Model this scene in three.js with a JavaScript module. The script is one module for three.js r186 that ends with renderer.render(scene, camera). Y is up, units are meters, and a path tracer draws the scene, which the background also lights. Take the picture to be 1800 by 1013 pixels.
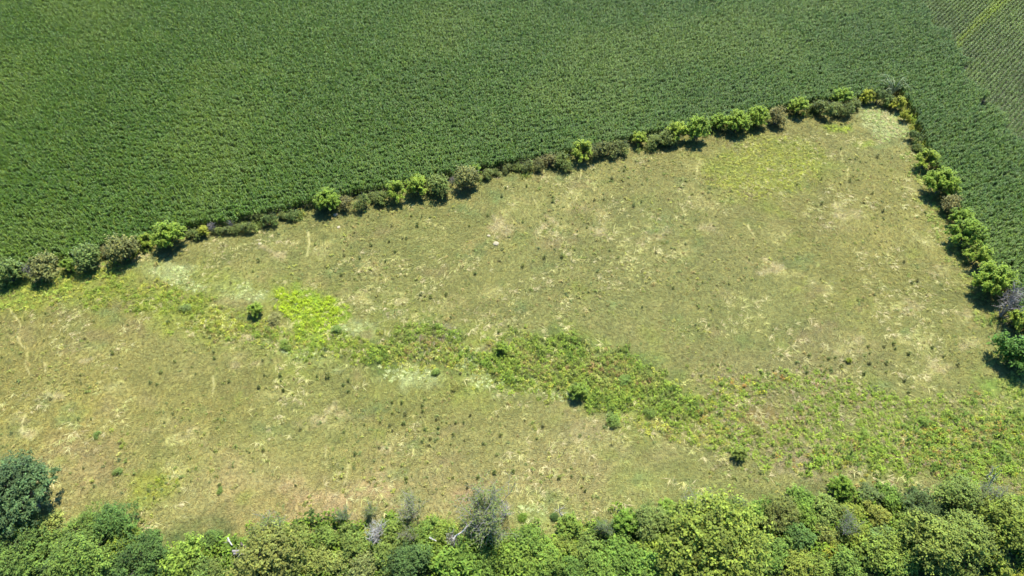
import * as THREE from 'three';
import { Sky } from 'three/addons/objects/Sky.js';

// ------------------------------------------------------------------ camera, sky, sun, exposure
const scene = new THREE.Scene();
const W0 = 1800, H0 = 1013, FPX = 1200, PITCH = 50 * Math.PI / 180, CAM_H = 75;
const camera = new THREE.PerspectiveCamera(2 * Math.atan(H0 / 2 / FPX) * 180 / Math.PI, 16 / 9, 0.5, 9000);
camera.position.set(0, CAM_H, 0);
camera.lookAt(0, CAM_H - Math.sin(PITCH) * 10, -Math.cos(PITCH) * 10);
const SUN = new THREE.Vector3(0.16, Math.sin(1.12), -Math.cos(1.12)).normalize();
const sky = new Sky(); sky.name = 'sky'; sky.scale.setScalar(8000);
sky.userData = { kind: 'structure', label: 'clear hazy summer sky above the fields' };
const su = sky.material.uniforms;
su.sunPosition.value.copy(SUN); su.turbidity.value = 7; su.rayleigh.value = 0.7; su.mieCoefficient.value = 0.004;
if (su.cloudCoverage) su.cloudCoverage.value = 0;
scene.add(sky); scene.environmentIntensity = 0.23;
const sun = new THREE.DirectionalLight(new THREE.Color(1, 0.94, 0.82), 5);
sun.name = 'sun'; sun.position.copy(SUN).multiplyScalar(300).add(new THREE.Vector3(0, 0, -75)); sun.target.position.set(0, 0, -75);
sun.castShadow = true; sun.shadow.mapSize.set(4096, 4096);
Object.assign(sun.shadow.camera, { left: -150, right: 150, top: 110, bottom: -110, near: 10, far: 700 });
scene.add(sun, sun.target);
const renderer = new THREE.WebGLRenderer({ antialias: true });
renderer.toneMapping = THREE.LinearToneMapping; renderer.toneMappingExposure = 1.68;
renderer.shadowMap.enabled = true;

// ------------------------------------------------------------------ helpers
function rng(seed) { let a = seed >>> 0; return () => { a = (a + 0x6D2B79F5) >>> 0; let t = Math.imul(a ^ (a >>> 15), 1 | a); t = (t + Math.imul(t ^ (t >>> 7), 61 | t)) ^ t; return ((t ^ (t >>> 14)) >>> 0) / 4294967296; }; }
const R0 = rng(11);
const ss = (a, b, x) => { const t = Math.min(1, Math.max(0, (x - a) / (b - a))); return t * t * (3 - 2 * t); };
const lerp = (a, b, t) => a + (b - a) * t;
function hsh(i, j) { let h = Math.imul(i, 374761393) + Math.imul(j, 668265263); h = Math.imul(h ^ (h >>> 13), 1274126177); return ((h ^ (h >>> 16)) >>> 0) / 4294967296; }
function vn(x, y) { const i = Math.floor(x), j = Math.floor(y); let u = x - i, v = y - j; u = u * u * (3 - 2 * u); v = v * v * (3 - 2 * v); const a = hsh(i, j), b = hsh(i + 1, j), c = hsh(i, j + 1), d = hsh(i + 1, j + 1); return a + (b - a) * u + (c - a) * v + (a - b - c + d) * u * v; }
const fbm = (x, y, o = 3) => { let s = 0, a = 0.5, n = 0; for (let k = 0; k < o; k++) { s += a * vn(x, y); n += a; a *= 0.5; const t = x * 1.62 - y * 1.18 + 17.3; y = x * 1.18 + y * 1.62 + 9.1; x = t; } return s / n; };
const SP = Math.sin(PITCH), CP = Math.cos(PITCH);
// where the sight line through a place of the survey photograph meets the level y
function at(px, py, y = 0) {
  const u = (px - W0 / 2) / FPX, v = (H0 / 2 - py) / FPX, t = (CAM_H - y) / (SP - v * CP);
  return new THREE.Vector3(u * t, y, -(CP + v * SP) * t);
}
const pxm = (px, py, y = 0) => { const v = (H0 / 2 - py) / FPX; return FPX * (SP - v * CP) / (CAM_H - y); };
const poly = (a) => a.map(([x, y]) => { const p = at(x, y); return [p.x, p.z]; });
function inside(P, x, z) { let c = false; for (let i = 0, j = P.length - 1; i < P.length; j = i++) { const [a, b] = P[i], [d, e] = P[j]; if ((b > z) !== (e > z) && x < (d - a) * (z - b) / (e - b) + a) c = !c; } return c; }
function sdist(P, x, z) { let m = 1e9; for (let i = 0, j = P.length - 1; i < P.length; j = i++) { const [a, b] = P[j], dx = P[i][0] - a, dz = P[i][1] - b; const t = Math.min(1, Math.max(0, ((x - a) * dx + (z - b) * dz) / (dx * dx + dz * dz + 1e-9))); m = Math.min(m, Math.hypot(x - a - dx * t, z - b - dz * t)); } return inside(P, x, z) ? m : -m; }
function bbox(P, pad = 0) { let a = 1e9, b = -1e9, c = 1e9, d = -1e9; for (const [x, z] of P) { a = Math.min(a, x); b = Math.max(b, x); c = Math.min(c, z); d = Math.max(d, z); } return [a - pad, b + pad, c - pad, d + pad]; }
const area = (P) => { let s = 0; for (let i = 0, j = P.length - 1; i < P.length; j = i++) s += P[j][0] * P[i][1] - P[i][0] * P[j][1]; return Math.abs(s / 2); };
const K = 0.62;                                  // sunlit appearance to base colour
const tone = (hex, k = K) => { const c = new THREE.Color(hex); return [c.r * k, c.g * k * 0.985, c.b * k * 0.7]; };
const used = {};
const numbered = (n) => { const k = used[n] = (used[n] ?? -1) + 1; return k ? n + '_' + String(k).padStart(3, '0') : n; };
function tag(o, label, category, group, kind) { o.userData = { label }; if (category) o.userData.category = category; if (group) o.userData.group = group; if (kind) o.userData.kind = kind; return o; }
const lit = (m) => { m.castShadow = m.receiveShadow = true; return m; };

class MB {                                       // collects triangles with colours
  constructor() { this.p = []; this.n = []; this.c = []; this.i = []; }
  leaf(b, dir, nrm, len, wid, c) {               // a pointed leaf, folded a little along its rib
    const sx = dir.y * nrm.z - dir.z * nrm.y, sy = dir.z * nrm.x - dir.x * nrm.z, sz = dir.x * nrm.y - dir.y * nrm.x, k = this.p.length / 3, h = wid / 2, m = len * 0.45, u = wid * 0.18, d = len * 0.12;
    this.p.push(b.x, b.y, b.z, b.x + dir.x * m + sx * h + nrm.x * u, b.y + dir.y * m + sy * h + nrm.y * u, b.z + dir.z * m + sz * h + nrm.z * u,
      b.x + dir.x * len - nrm.x * d, b.y + dir.y * len - nrm.y * d, b.z + dir.z * len - nrm.z * d, b.x + dir.x * m - sx * h + nrm.x * u, b.y + dir.y * m - sy * h + nrm.y * u, b.z + dir.z * m - sz * h + nrm.z * u);
    for (let q = 0; q < 4; q++) { this.n.push(nrm.x, nrm.y, nrm.z); this.c.push(c[0], c[1], c[2]); }
    this.i.push(k, k + 1, k + 2, k, k + 2, k + 3);
  }
  blade(pts, wid, side, c) {                     // a strip along pts that narrows to its tip
    const k = this.p.length / 3, n = pts.length;
    for (let q = 0; q < n; q++) {
      const a = pts[Math.max(0, q - 1)], b = pts[Math.min(n - 1, q + 1)], t = q / (n - 1), w = wid / 2 * (t < 0.25 ? 0.6 + 1.6 * t : 1.333 * (1 - t) + 0.02);
      const tx = b.x - a.x, ty = b.y - a.y, tz = b.z - a.z; let nx = ty * side.z - tz * side.y, ny = tz * side.x - tx * side.z, nz = tx * side.y - ty * side.x; const l = Math.hypot(nx, ny, nz) || 1; nx /= -l; ny /= -l; nz /= -l;
      for (const s of [-1, 1]) { this.p.push(pts[q].x + side.x * w * s, pts[q].y + side.y * w * s + w * 0.25, pts[q].z + side.z * w * s); this.n.push(nx, ny, nz); this.c.push(c[0], c[1], c[2]); }
      if (q) this.i.push(k + 2 * q - 2, k + 2 * q - 1, k + 2 * q + 1, k + 2 * q - 2, k + 2 * q + 1, k + 2 * q);
    }
  }
  tube(pts, radii, sides, c) {
    const k = this.p.length / 3, up = new THREE.Vector3(), t = new THREE.Vector3(), a = new THREE.Vector3(), b = new THREE.Vector3();
    pts.forEach((p, q) => {
      t.subVectors(pts[Math.min(pts.length - 1, q + 1)], pts[Math.max(0, q - 1)]).normalize(); up.set(Math.abs(t.y) > 0.8 ? 1 : 0, Math.abs(t.y) > 0.8 ? 0 : 1, 0);
      a.crossVectors(t, up).normalize(); b.crossVectors(t, a);
      for (let s = 0; s < sides; s++) {
        const w = s / sides * 2 * Math.PI, ca = Math.cos(w), cb = Math.sin(w), r = radii[q];
        const nx = a.x * ca + b.x * cb, ny = a.y * ca + b.y * cb, nz = a.z * ca + b.z * cb;
        this.p.push(p.x + nx * r, p.y + ny * r, p.z + nz * r); this.n.push(nx, ny, nz); this.c.push(c[0], c[1], c[2]);
        if (q) { const o = k + (q - 1) * sides, s2 = (s + 1) % sides; this.i.push(o + s, o + s2, o + sides + s2, o + s, o + sides + s2, o + sides + s); }
      }
    });
    const e = this.p.length / 3 - sides; for (let s = 1; s < sides - 1; s++) this.i.push(e, e + s, e + s + 1);
  }
  geo() {
    const g = new THREE.BufferGeometry();
    g.setAttribute('position', new THREE.Float32BufferAttribute(this.p, 3)); g.setAttribute('normal', new THREE.Float32BufferAttribute(this.n, 3)); g.setAttribute('color', new THREE.Float32BufferAttribute(this.c, 3));
    g.setIndex(this.i); return g;
  }
}
const V = (x, y, z) => new THREE.Vector3(x, y, z);
function dirOn(r, up = 0) { const z = lerp(-1 + up, 1, r()), a = r() * 6.2832, s = Math.sqrt(Math.max(0, 1 - z * z)); return V(s * Math.cos(a), z, s * Math.sin(a)); }
const grey = (v) => [v, v, v];

// materials
const leafMats = {};
function leafMat(hex, k = 0.95) {
  const key = hex + k; if (leafMats[key]) return leafMats[key];
  const h = new THREE.Color(hex), c = [h.r * k * 1.0, h.g * k * 0.97, h.b * k * 0.78];
  return leafMats[key] = new THREE.MeshPhysicalMaterial({ color: new THREE.Color().setRGB(...c), vertexColors: true, roughness: 0.92, transmission: 0.36, thickness: 0, side: THREE.DoubleSide, specularIntensity: 0.5 });
}
const plainLeaf = new THREE.MeshPhysicalMaterial({ color: new THREE.Color().setRGB(1, 0.95, 0.8), vertexColors: true, roughness: 0.7, specularIntensity: 0.4, side: THREE.DoubleSide });
const cornLeaf = new THREE.MeshPhysicalMaterial({ color: 0xffffff, vertexColors: true, roughness: 0.5, specularIntensity: 0.4, side: THREE.DoubleSide });
const dryGrass = new THREE.MeshStandardMaterial({ color: 0xffffff, vertexColors: true, roughness: 0.85, side: THREE.DoubleSide });
const barkMat = new THREE.MeshStandardMaterial({ color: new THREE.Color().setRGB(0.12, 0.095, 0.07), vertexColors: true, roughness: 0.95 });
const greyWood = new THREE.MeshStandardMaterial({ color: new THREE.Color().setRGB(0.3, 0.265, 0.22), vertexColors: true, roughness: 0.95 });
const paleWood = new THREE.MeshStandardMaterial({ color: new THREE.Color().setRGB(0.46, 0.42, 0.34), vertexColors: true, roughness: 0.95 });

// ------------------------------------------------------------------ outlines of the fields
const HEDGE = [[-160, 524], [30, 484], [118, 470], [210, 446], [295, 425], [440, 398], [575, 366], [735, 334], [860, 310], [1022, 277], [1130, 254], [1300, 224], [1400, 198], [1500, 187], [1560, 172]];
const RIGHT = [[1585, 190], [1603, 220], [1622, 268], [1650, 335], [1690, 400], [1722, 460], [1752, 512], [1790, 580], [1840, 680], [1900, 800]];
const pasturePoly = poly([...HEDGE.map(([x, y]) => [x, y - 11]), [1594, 160], ...RIGHT.map(([x, y]) => [x + 20, y - 4]), [1980, 960], [2000, 1090], [-200, 1090]]);
const cropLine = [[1572, -60], [1617, 19], [1644, 58], [1675, 101], [1699, 144], [1722, 171], [1753, 218], [1800, 272], [1850, 330], [1930, 420]];
const cornPoly = poly([[-260, -70], [-220, 530], [-160, 518], ...HEDGE.slice(1).map(([x, y]) => [x, y - 7]), [1590, 170], ...RIGHT.slice(1).map(([x, y]) => [x + 3, y - 6]), [2000, 760], ...[...cropLine].reverse(), [1500, -70]]);
const rowPoly = poly([...cropLine, [2060, 420], [2060, -70]]);

// ------------------------------------------------------------------ ground colours, in metres
const GX = -130, GZ = -170, GW = 260, GD = 170, TX = 2048, TZ = 1340;
const G = new Float32Array(TX * TZ * 3), inP = new Uint8Array(TX * TZ);
const cA = tone('#a8a262'), cB = tone('#999a58'), cC = tone('#b3a66c'), cD = tone('#8c9350'), soil = [0.06, 0.062, 0.026];
for (let j = 0; j < TZ; j++) for (let i = 0; i < TX; i++) {
  const x = GX + (i + 0.5) / TX * GW, z = GZ + (j + 0.5) / TZ * GD, k = (j * TX + i) * 3;
  if (!(inP[k / 3] = inside(pasturePoly, x, z) ? 1 : 0)) { const s = 0.7 + 0.6 * vn(x * 1.3, z * 1.3); G[k] = soil[0] * s; G[k + 1] = soil[1] * s; G[k + 2] = soil[2] * s; continue; }
  const a = fbm(x / 26, z / 26, 3), b = fbm(x / 7 + 40, z / 7, 3), c = fbm(x / 1.7, z / 1.7 + 31, 2), w = fbm((x * 0.8 + z * 0.6) / 2.6, (z * 0.8 - x * 0.6) / 0.42, 2);
  const t1 = ss(0.35, 0.65, a * 0.55 + b * 0.45), t2 = ss(0.5, 0.8, b * 0.6 + c * 0.4), t3 = ss(0.52, 0.85, 1 - b * 0.7 - c * 0.3), v = 0.78 + 0.28 * c + 0.2 * (w - 0.1);
  for (let q = 0; q < 3; q++) G[k + q] = lerp(lerp(lerp(cA[q], cB[q], t1), cC[q], t2 * 0.7), cD[q], t3 * 0.7) * v;
}
function paint(P, hex, strength, edge = 2, ns = 3, k = K) {
  const c = tone(hex, k), [x0, x1, z0, z1] = bbox(P, edge * 2.5);
  const i0 = Math.max(0, Math.floor((x0 - GX) / GW * TX)), i1 = Math.min(TX - 1, Math.ceil((x1 - GX) / GW * TX)), j0 = Math.max(0, Math.floor((z0 - GZ) / GD * TZ)), j1 = Math.min(TZ - 1, Math.ceil((z1 - GZ) / GD * TZ));
  for (let j = j0; j <= j1; j++) for (let i = i0; i <= i1; i++) {
    if (!inP[j * TX + i]) continue;
    const x = GX + (i + 0.5) / TX * GW, z = GZ + (j + 0.5) / TZ * GD, n = fbm(x / ns + hsh(P.length, i0) * 50, z / ns, 3) - 0.5;
    const m = ss(-edge, edge, sdist(P, x, z) + n * edge * 3.2) * strength * (0.55 + 0.9 * fbm(x / 0.9, z / 0.9, 2)); if (m <= 0) continue;
    const o = (j * TX + i) * 3, t = Math.min(1, m), v = 0.8 + 0.4 * vn(x * 2.1, z * 2.1);
    for (let q = 0; q < 3; q++) G[o + q] = lerp(G[o + q], c[q] * v, t);
  }
}
const ell = (cx, cy, rx, ry, a = 0) => { const p = []; for (let k = 0; k < 14; k++) { const t = k / 14 * 6.2832, u = Math.cos(t) * rx, v = Math.sin(t) * ry; p.push([cx + u * Math.cos(a) - v * Math.sin(a), cy + u * Math.sin(a) + v * Math.cos(a)]); } return poly(p); };
const limePx = [[488, 505], [520, 502], [552, 512], [585, 530], [612, 548], [604, 572], [585, 590], [560, 602], [530, 596], [516, 572], [498, 540]];
const brushPx = [[640, 600], [680, 588], [760, 570], [800, 590], [835, 620], [880, 596], [930, 580], [1000, 588], [1070, 604], [1140, 628], [1195, 670], [1228, 705], [1228, 738], [1170, 742], [1110, 726], [1060, 726], [1000, 706], [960, 688], [890, 684], [850, 655], [800, 640], [740, 636], [690, 650], [640, 648]];
const coarsePx = [[1215, 655], [1300, 640], [1400, 650], [1520, 676], [1640, 690], [1840, 700], [1900, 900], [1700, 860], [1560, 845], [1450, 838], [1330, 838], [1250, 815], [1225, 740]];
// broad tones of the pasture
paint(ell(1230, 480, 330, 130), '#94955a', 0.5, 8, 14);
paint(ell(250, 690, 300, 140), '#b0a25c', 0.45, 9, 14);
paint(ell(1560, 470, 170, 190), '#a79f56', 0.45, 8, 12);
paint(ell(800, 620, 500, 70), '#9a9a5c', 0.4, 6, 10);
paint(ell(720, 850, 330, 40), '#bda67a', 0.5, 5, 7);
paint(ell(600, 872, 90, 22, -0.15), '#d2b48e', 0.85, 2, 2.2);
paint(ell(825, 873, 26, 12), '#cba685', 0.7, 1.2, 1.5);
paint(ell(130, 800, 60, 60), '#b49e70', 0.6, 4, 4);
paint(ell(450, 905, 120, 30), '#b7a46c', 0.55, 4, 5);
paint(ell(1000, 780, 190, 60), '#a8a06a', 0.5, 6, 8);
paint(ell(1380, 640, 160, 40), '#a5966a', 0.5, 5, 6);
paint(ell(700, 720, 230, 60), '#9b9a52', 0.45, 6, 8);
paint(ell(60, 720, 90, 50), '#b1a353', 0.5, 5, 6);
paint(ell(80, 520, 130, 22, -0.2), '#a9ae45', 0.75, 2.5, 3);
paint(ell(40, 500, 70, 14, -0.2), '#8fac4a', 0.7, 1.5, 2);
paint(ell(235, 505, 90, 30, -0.2), '#9a9a42', 0.6, 3, 4);
paint(ell(350, 560, 80, 26, 0.1), '#a7ad3e', 0.75, 2, 2.4);
paint(ell(300, 525, 50, 22), '#a3b24c', 0.6, 2, 2.4);
for (const [x, y, a, b, r] of [[318, 486, 52, 15, 0.5], [268, 478, 26, 8, 0.2], [395, 505, 26, 9, 0.5], [520, 622, 30, 8, 0.3], [440, 518, 26, 12, 0.5], [500, 560, 24, 10, 0.8], [548, 626, 46, 10, 0.2], [622, 582, 30, 14, 0], [715, 656, 50, 13, 0.1], [760, 665, 24, 8, 0.1], [830, 630, 32, 16, 0], [855, 672, 30, 10, 0.2], [960, 690, 40, 10, 0.2]]) paint(ell(x, y, a, b, r), '#ccd29a', 0.95, 1.6, 1.8);
paint(ell(482, 560, 26, 14, 0.3), '#a87f62', 0.75, 1.2, 1.4);
paint(poly([[20, 496], [140, 486], [270, 470], [360, 480], [470, 510], [560, 500], [640, 560], [760, 565], [860, 590], [1000, 580], [1150, 620], [1260, 680], [1240, 770], [1120, 750], [980, 720], [820, 690], [650, 665], [500, 640], [400, 600], [280, 560], [150, 530], [20, 530]]), '#a3aa50', 0.72, 3.5, 4);
paint(poly(limePx), '#a3be36', 0.95, 1.0, 1.6);
paint(poly(brushPx), '#7f8f48', 0.85, 1.6, 2.2);
paint(ell(765, 598, 42, 20), '#a39581', 0.7, 1.5, 1.6);
paint(ell(920, 632, 70, 22, 0.15), '#a08d6e', 0.6, 1.6, 1.8);
paint(poly(coarsePx), '#9c9860', 0.85, 4, 4);
paint(ell(1350, 735, 60, 22, 0.3), '#a58a52', 0.7, 2, 2);
paint(ell(1660, 790, 170, 50), '#8c9c48', 0.65, 4, 4);
paint(ell(1390, 800, 60, 30), '#b39f86', 0.6, 2, 2);
paint(ell(1770, 710, 60, 34, 0.4), '#8faa48', 0.8, 2, 3);
paint(ell(1345, 296, 112, 58, -0.1), '#a5ac52', 0.75, 3, 3);
paint(ell(1552, 216, 44, 26, 0.6), '#bcc088', 0.85, 1.6, 1.8);
paint(ell(1470, 226, 24, 9), '#9dae48', 0.8, 0.8, 1.2);
paint(ell(1525, 255, 14, 6), '#9dae3e', 0.8, 0.8, 1.2);
paint(ell(1040, 755, 60, 40, 0.4), '#b9aa80', 0.55, 2.5, 2.5);
paint(ell(1120, 840, 40, 26), '#a9ad62', 0.7, 2, 2);
paint(ell(960, 905, 50, 16), '#a9b46a', 0.8, 1.6, 2);
paint(ell(280, 850, 40, 26, -0.5), '#a2a63a', 0.65, 1.5, 2);
paint(ell(230, 880, 28, 10), '#97a444', 0.6, 1.5, 2);
paint(ell(1685, 1012, 150, 12), '#b4b83e', 0.9, 1, 2);
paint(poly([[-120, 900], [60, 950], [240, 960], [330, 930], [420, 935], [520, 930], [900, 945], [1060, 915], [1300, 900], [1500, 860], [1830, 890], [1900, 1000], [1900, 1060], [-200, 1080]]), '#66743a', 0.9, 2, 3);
{ const r = rng(5);                                                  // small worn and bleached spots
  const spots = [[870, 398], [880, 410], [1000, 352], [985, 400], [965, 410], [1200, 438], [1340, 468], [1420, 490], [1600, 540], [1590, 548], [1475, 362], [1500, 378], [1225, 300], [1150, 400], [1240, 400], [1360, 475], [1455, 515], [750, 430], [650, 470], [900, 370], [1040, 400], [560, 440], [480, 440], [640, 520], [700, 520], [860, 515], [330, 760], [300, 820], [200, 690], [40, 740], [60, 760], [95, 690], [270, 745], [320, 770], [480, 690], [430, 640], [1030, 790], [1072, 784], [1500, 610], [1560, 700], [1640, 650], [1700, 600], [1705, 560], [1660, 480], [1625, 420], [1610, 600], [1380, 420], [590, 720], [575, 750], [690, 780], [420, 600], [150, 620]];
  for (const [x, y] of spots) for (let k = 0; k < 3; k++) paint(ell(x + (r() - 0.5) * 40, y + (r() - 0.5) * 22, 6 + r() * 16, 3 + r() * 5, (r() - 0.5) * 1.6), r() < 0.4 ? '#cdbd90' : '#c2bb7a', 0.75, 0.5, 0.8);
  for (let k = 0; k < 240; k++) { const x = r() * 1800, y = lerp(230, 900, r()); paint(ell(x, y, 5 + r() * 26, 3 + r() * 9, (r() - 0.5)), ['#8b9450', '#b5a873', '#a0a84e', '#b9ad74', '#869a5c', '#a8976c'][Math.floor(r() * 6)], 0.5, 0.9, 1.2); }
}
// worn cattle trails: wandering narrow lines
const bare = new Uint8Array(TX * TZ);
const trailsPx = [[[22, 540], [28, 575], [36, 600], [46, 620], [50, 652], [66, 668], [80, 680], [92, 700]], [[920, 305], [930, 330], [946, 362], [954, 392], [975, 410]], [[586, 690], [580, 730], [578, 770], [571, 805]], [[1016, 290], [1014, 345], [1000, 362]], [[1232, 280], [1228, 318], [1236, 340]], [[1466, 350], [1474, 372], [1500, 380]], [[66, 632], [74, 645], [80, 655]], [[1183, 570], [1180, 610]], [[364, 905], [365, 940]], [[378, 660], [374, 700], [362, 730]], [[276, 740], [282, 770]], [[45, 705], [44, 760]], [[1020, 778], [1010, 800]], [[1494, 340], [1490, 300], [1480, 265]], [[1612, 290], [1640, 330]], [[1555, 430], [1556, 470]], [[610, 800], [605, 850]], [[1320, 395], [1326, 440]], [[690, 560], [650, 575]], [[540, 405], [541, 450]]];
for (const t of trailsPx) {
  const p = t.map(([x, y]) => at(x, y)), cv = new THREE.CatmullRomCurve3(p), n = Math.ceil(cv.getLength() / 0.08), c = tone('#d8cb9c'), s = R0() * 90;
  for (let k = 0; k <= n; k++) {
    const q = cv.getPoint(k / n), wx = (fbm(k * 0.03 + s, 3, 2) - 0.5) * 1.4, wz = (fbm(k * 0.03 + s, 9, 2) - 0.5) * 1.0, w = 0.08 + 0.1 * vn(k * 0.05, s), f = Math.max(0, 1.5 * vn(k * 0.05, s + 7) - 0.25);
    for (let dj = -2; dj <= 2; dj++) for (let di = -2; di <= 2; di++) {
      const i = Math.floor((q.x + wx - GX) / GW * TX) + di, j = Math.floor((q.z + wz - GZ) / GD * TZ) + dj; if (i < 0 || j < 0 || i >= TX || j >= TZ) continue;
      const d = Math.hypot(GX + (i + 0.5) / TX * GW - q.x - wx, GZ + (j + 0.5) / TZ * GD - q.z - wz), m = (1 - ss(w * 0.6, w * 1.5, d)) * f * 0.2, o = (j * TX + i) * 3;
      if (m > 0.02) { for (let e = 0; e < 3; e++) G[o + e] = lerp(G[o + e], c[e], m); if (d < w * 1.3 && f > 0.4) bare[j * TX + i] = 1; }
    }
  }
}
const cell = (x, z) => { const i = Math.floor((x - GX) / GW * TX), j = Math.floor((z - GZ) / GD * TZ); return i < 0 || j < 0 || i >= TX || j >= TZ ? -1 : j * TX + i; };
{
  const d = new Uint8Array(TX * TZ * 4), s = (v) => { v = Math.max(0, Math.min(1, v)); return 255 * (v <= 0.0031308 ? v * 12.92 : 1.055 * Math.pow(v, 1 / 2.4) - 0.055); };
  for (let k = 0; k < TX * TZ; k++) { d[k * 4] = s(G[k * 3]); d[k * 4 + 1] = s(G[k * 3 + 1]); d[k * 4 + 2] = s(G[k * 3 + 2]); d[k * 4 + 3] = 255; }
  const t = new THREE.DataTexture(d, TX, TZ); t.colorSpace = THREE.SRGBColorSpace; t.magFilter = THREE.LinearFilter; t.minFilter = THREE.LinearMipmapLinearFilter; t.generateMipmaps = true; t.needsUpdate = true;
  const g = new THREE.BufferGeometry();
  g.setAttribute('position', new THREE.Float32BufferAttribute([GX, 0, GZ, GX + GW, 0, GZ, GX + GW, 0, GZ + GD, GX, 0, GZ + GD], 3));
  g.setAttribute('normal', new THREE.Float32BufferAttribute([0, 1, 0, 0, 1, 0, 0, 1, 0, 0, 1, 0], 3));
  g.setAttribute('uv', new THREE.Float32BufferAttribute([0, 0, 1, 0, 1, 1, 0, 1], 2)); g.setIndex([0, 2, 1, 0, 3, 2]);
  const m = lit(new THREE.Mesh(g, new THREE.MeshStandardMaterial({ map: t, roughness: 0.95 }))); m.name = 'pasture'; scene.add(m);
  tag(m, 'dry olive and tan grazed pasture ground between the hedges', null, null, 'structure');
  const n = 256, f = new Uint8Array(n * n * 4), r = rng(3);
  for (let k = 0; k < n * n; k++) { const v = 0.7 + 0.6 * r(); f[k * 4] = 74 * v; f[k * 4 + 1] = 98 * v; f[k * 4 + 2] = 48 * v; f[k * 4 + 3] = 255; }
  const u = new THREE.DataTexture(f, n, n); u.colorSpace = THREE.SRGBColorSpace; u.wrapS = u.wrapT = THREE.RepeatWrapping; u.magFilter = THREE.LinearFilter; u.repeat.set(60, 60); u.needsUpdate = true;
  const far = lit(new THREE.Mesh(new THREE.PlaneGeometry(6000, 6000).rotateX(-Math.PI / 2), new THREE.MeshStandardMaterial({ map: u, roughness: 0.95 }))); far.position.y = -0.03; far.name = 'ground'; scene.add(far);
  tag(far, 'green farmland reaching to the horizon around the pasture', null, null, 'structure');
}

// ------------------------------------------------------------------ masses of small plants
const M4 = new THREE.Matrix4(), Q4 = new THREE.Quaternion(), E4 = new THREE.Euler(), S4 = new THREE.Vector3(), P4 = new THREE.Vector3(), C4 = new THREE.Color();
function mass(name, geos, mat, items, label, category) {               // items: [x, z, turn, sx, sy, r, g, b]
  const root = new THREE.Group(); root.name = numbered(name); scene.add(root); tag(root, label, category, null, 'stuff');
  geos.forEach((g, v) => {
    const mine = items.filter((_, k) => k % geos.length === v); if (!mine.length) return;
    const m = lit(new THREE.InstancedMesh(g, mat, mine.length)); m.name = numbered('clump'); m.userData = { kind: 'stuff' };
    mine.forEach((t, k) => { E4.set((hsh(k, 7) - 0.5) * 0.3, t[2], (hsh(k, 9) - 0.5) * 0.3); Q4.setFromEuler(E4); m.setMatrixAt(k, M4.compose(P4.set(t[0], 0, t[1]), Q4, S4.set(t[3], t[4], t[3]))); m.setColorAt(k, C4.setRGB(t[5], t[6], t[7])); });
    root.add(m);
  });
  return root;
}
function tuftGeo(seed, n, len, lean, wid) {
  const r = rng(seed), m = new MB();
  for (let k = 0; k < n; k++) {
    const a = (r() - 0.5) * 2.6, l = len * (0.6 + 0.6 * r()), b = V((r() - 0.5) * 0.3, 0, (r() - 0.5) * 0.3), h = l * (1 - lean) * (0.6 + 0.6 * r()), o = l * lean, c = grey(0.75 + 0.5 * r());
    const d = V(Math.cos(a), 0, Math.sin(a));
    m.blade([b, V(b.x + d.x * o * 0.35, h * 0.8, b.z + d.z * o * 0.35), V(b.x + d.x * o, h * 0.75, b.z + d.z * o)], wid * (0.7 + 0.6 * r()), V(-d.z, 0, d.x), c);
  }
  return m.geo();
}
function clumpGeo(seed, n, rad, h, leaf) {                              // a leafy weed or bramble mound
  const r = rng(seed), m = new MB();
  for (let k = 0; k < n; k++) {
    const o = dirOn(r, 1), s = 0.55 + 0.45 * r(), b = V(o.x * rad * s, 0.05 + o.y * h * s * (0.7 + 0.5 * r()), o.z * rad * s);
    const nr = V(o.x * 0.45 + (r() - 0.5) * 0.9, 0.9, o.z * 0.45 + (r() - 0.5) * 0.9).normalize(), a = r() * 6.28, d = V(Math.cos(a), 0, Math.sin(a)).cross(nr).normalize();
    const v = 0.72 + 0.5 * r(); m.leaf(b, d, nr, leaf * (0.7 + 0.6 * r()), leaf * 0.55, [v * (0.95 + 0.15 * r()), v, v * 0.9]);
  }
  return m.geo();
}
const pick = (r, list) => list[Math.floor(r() * list.length)];
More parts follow.
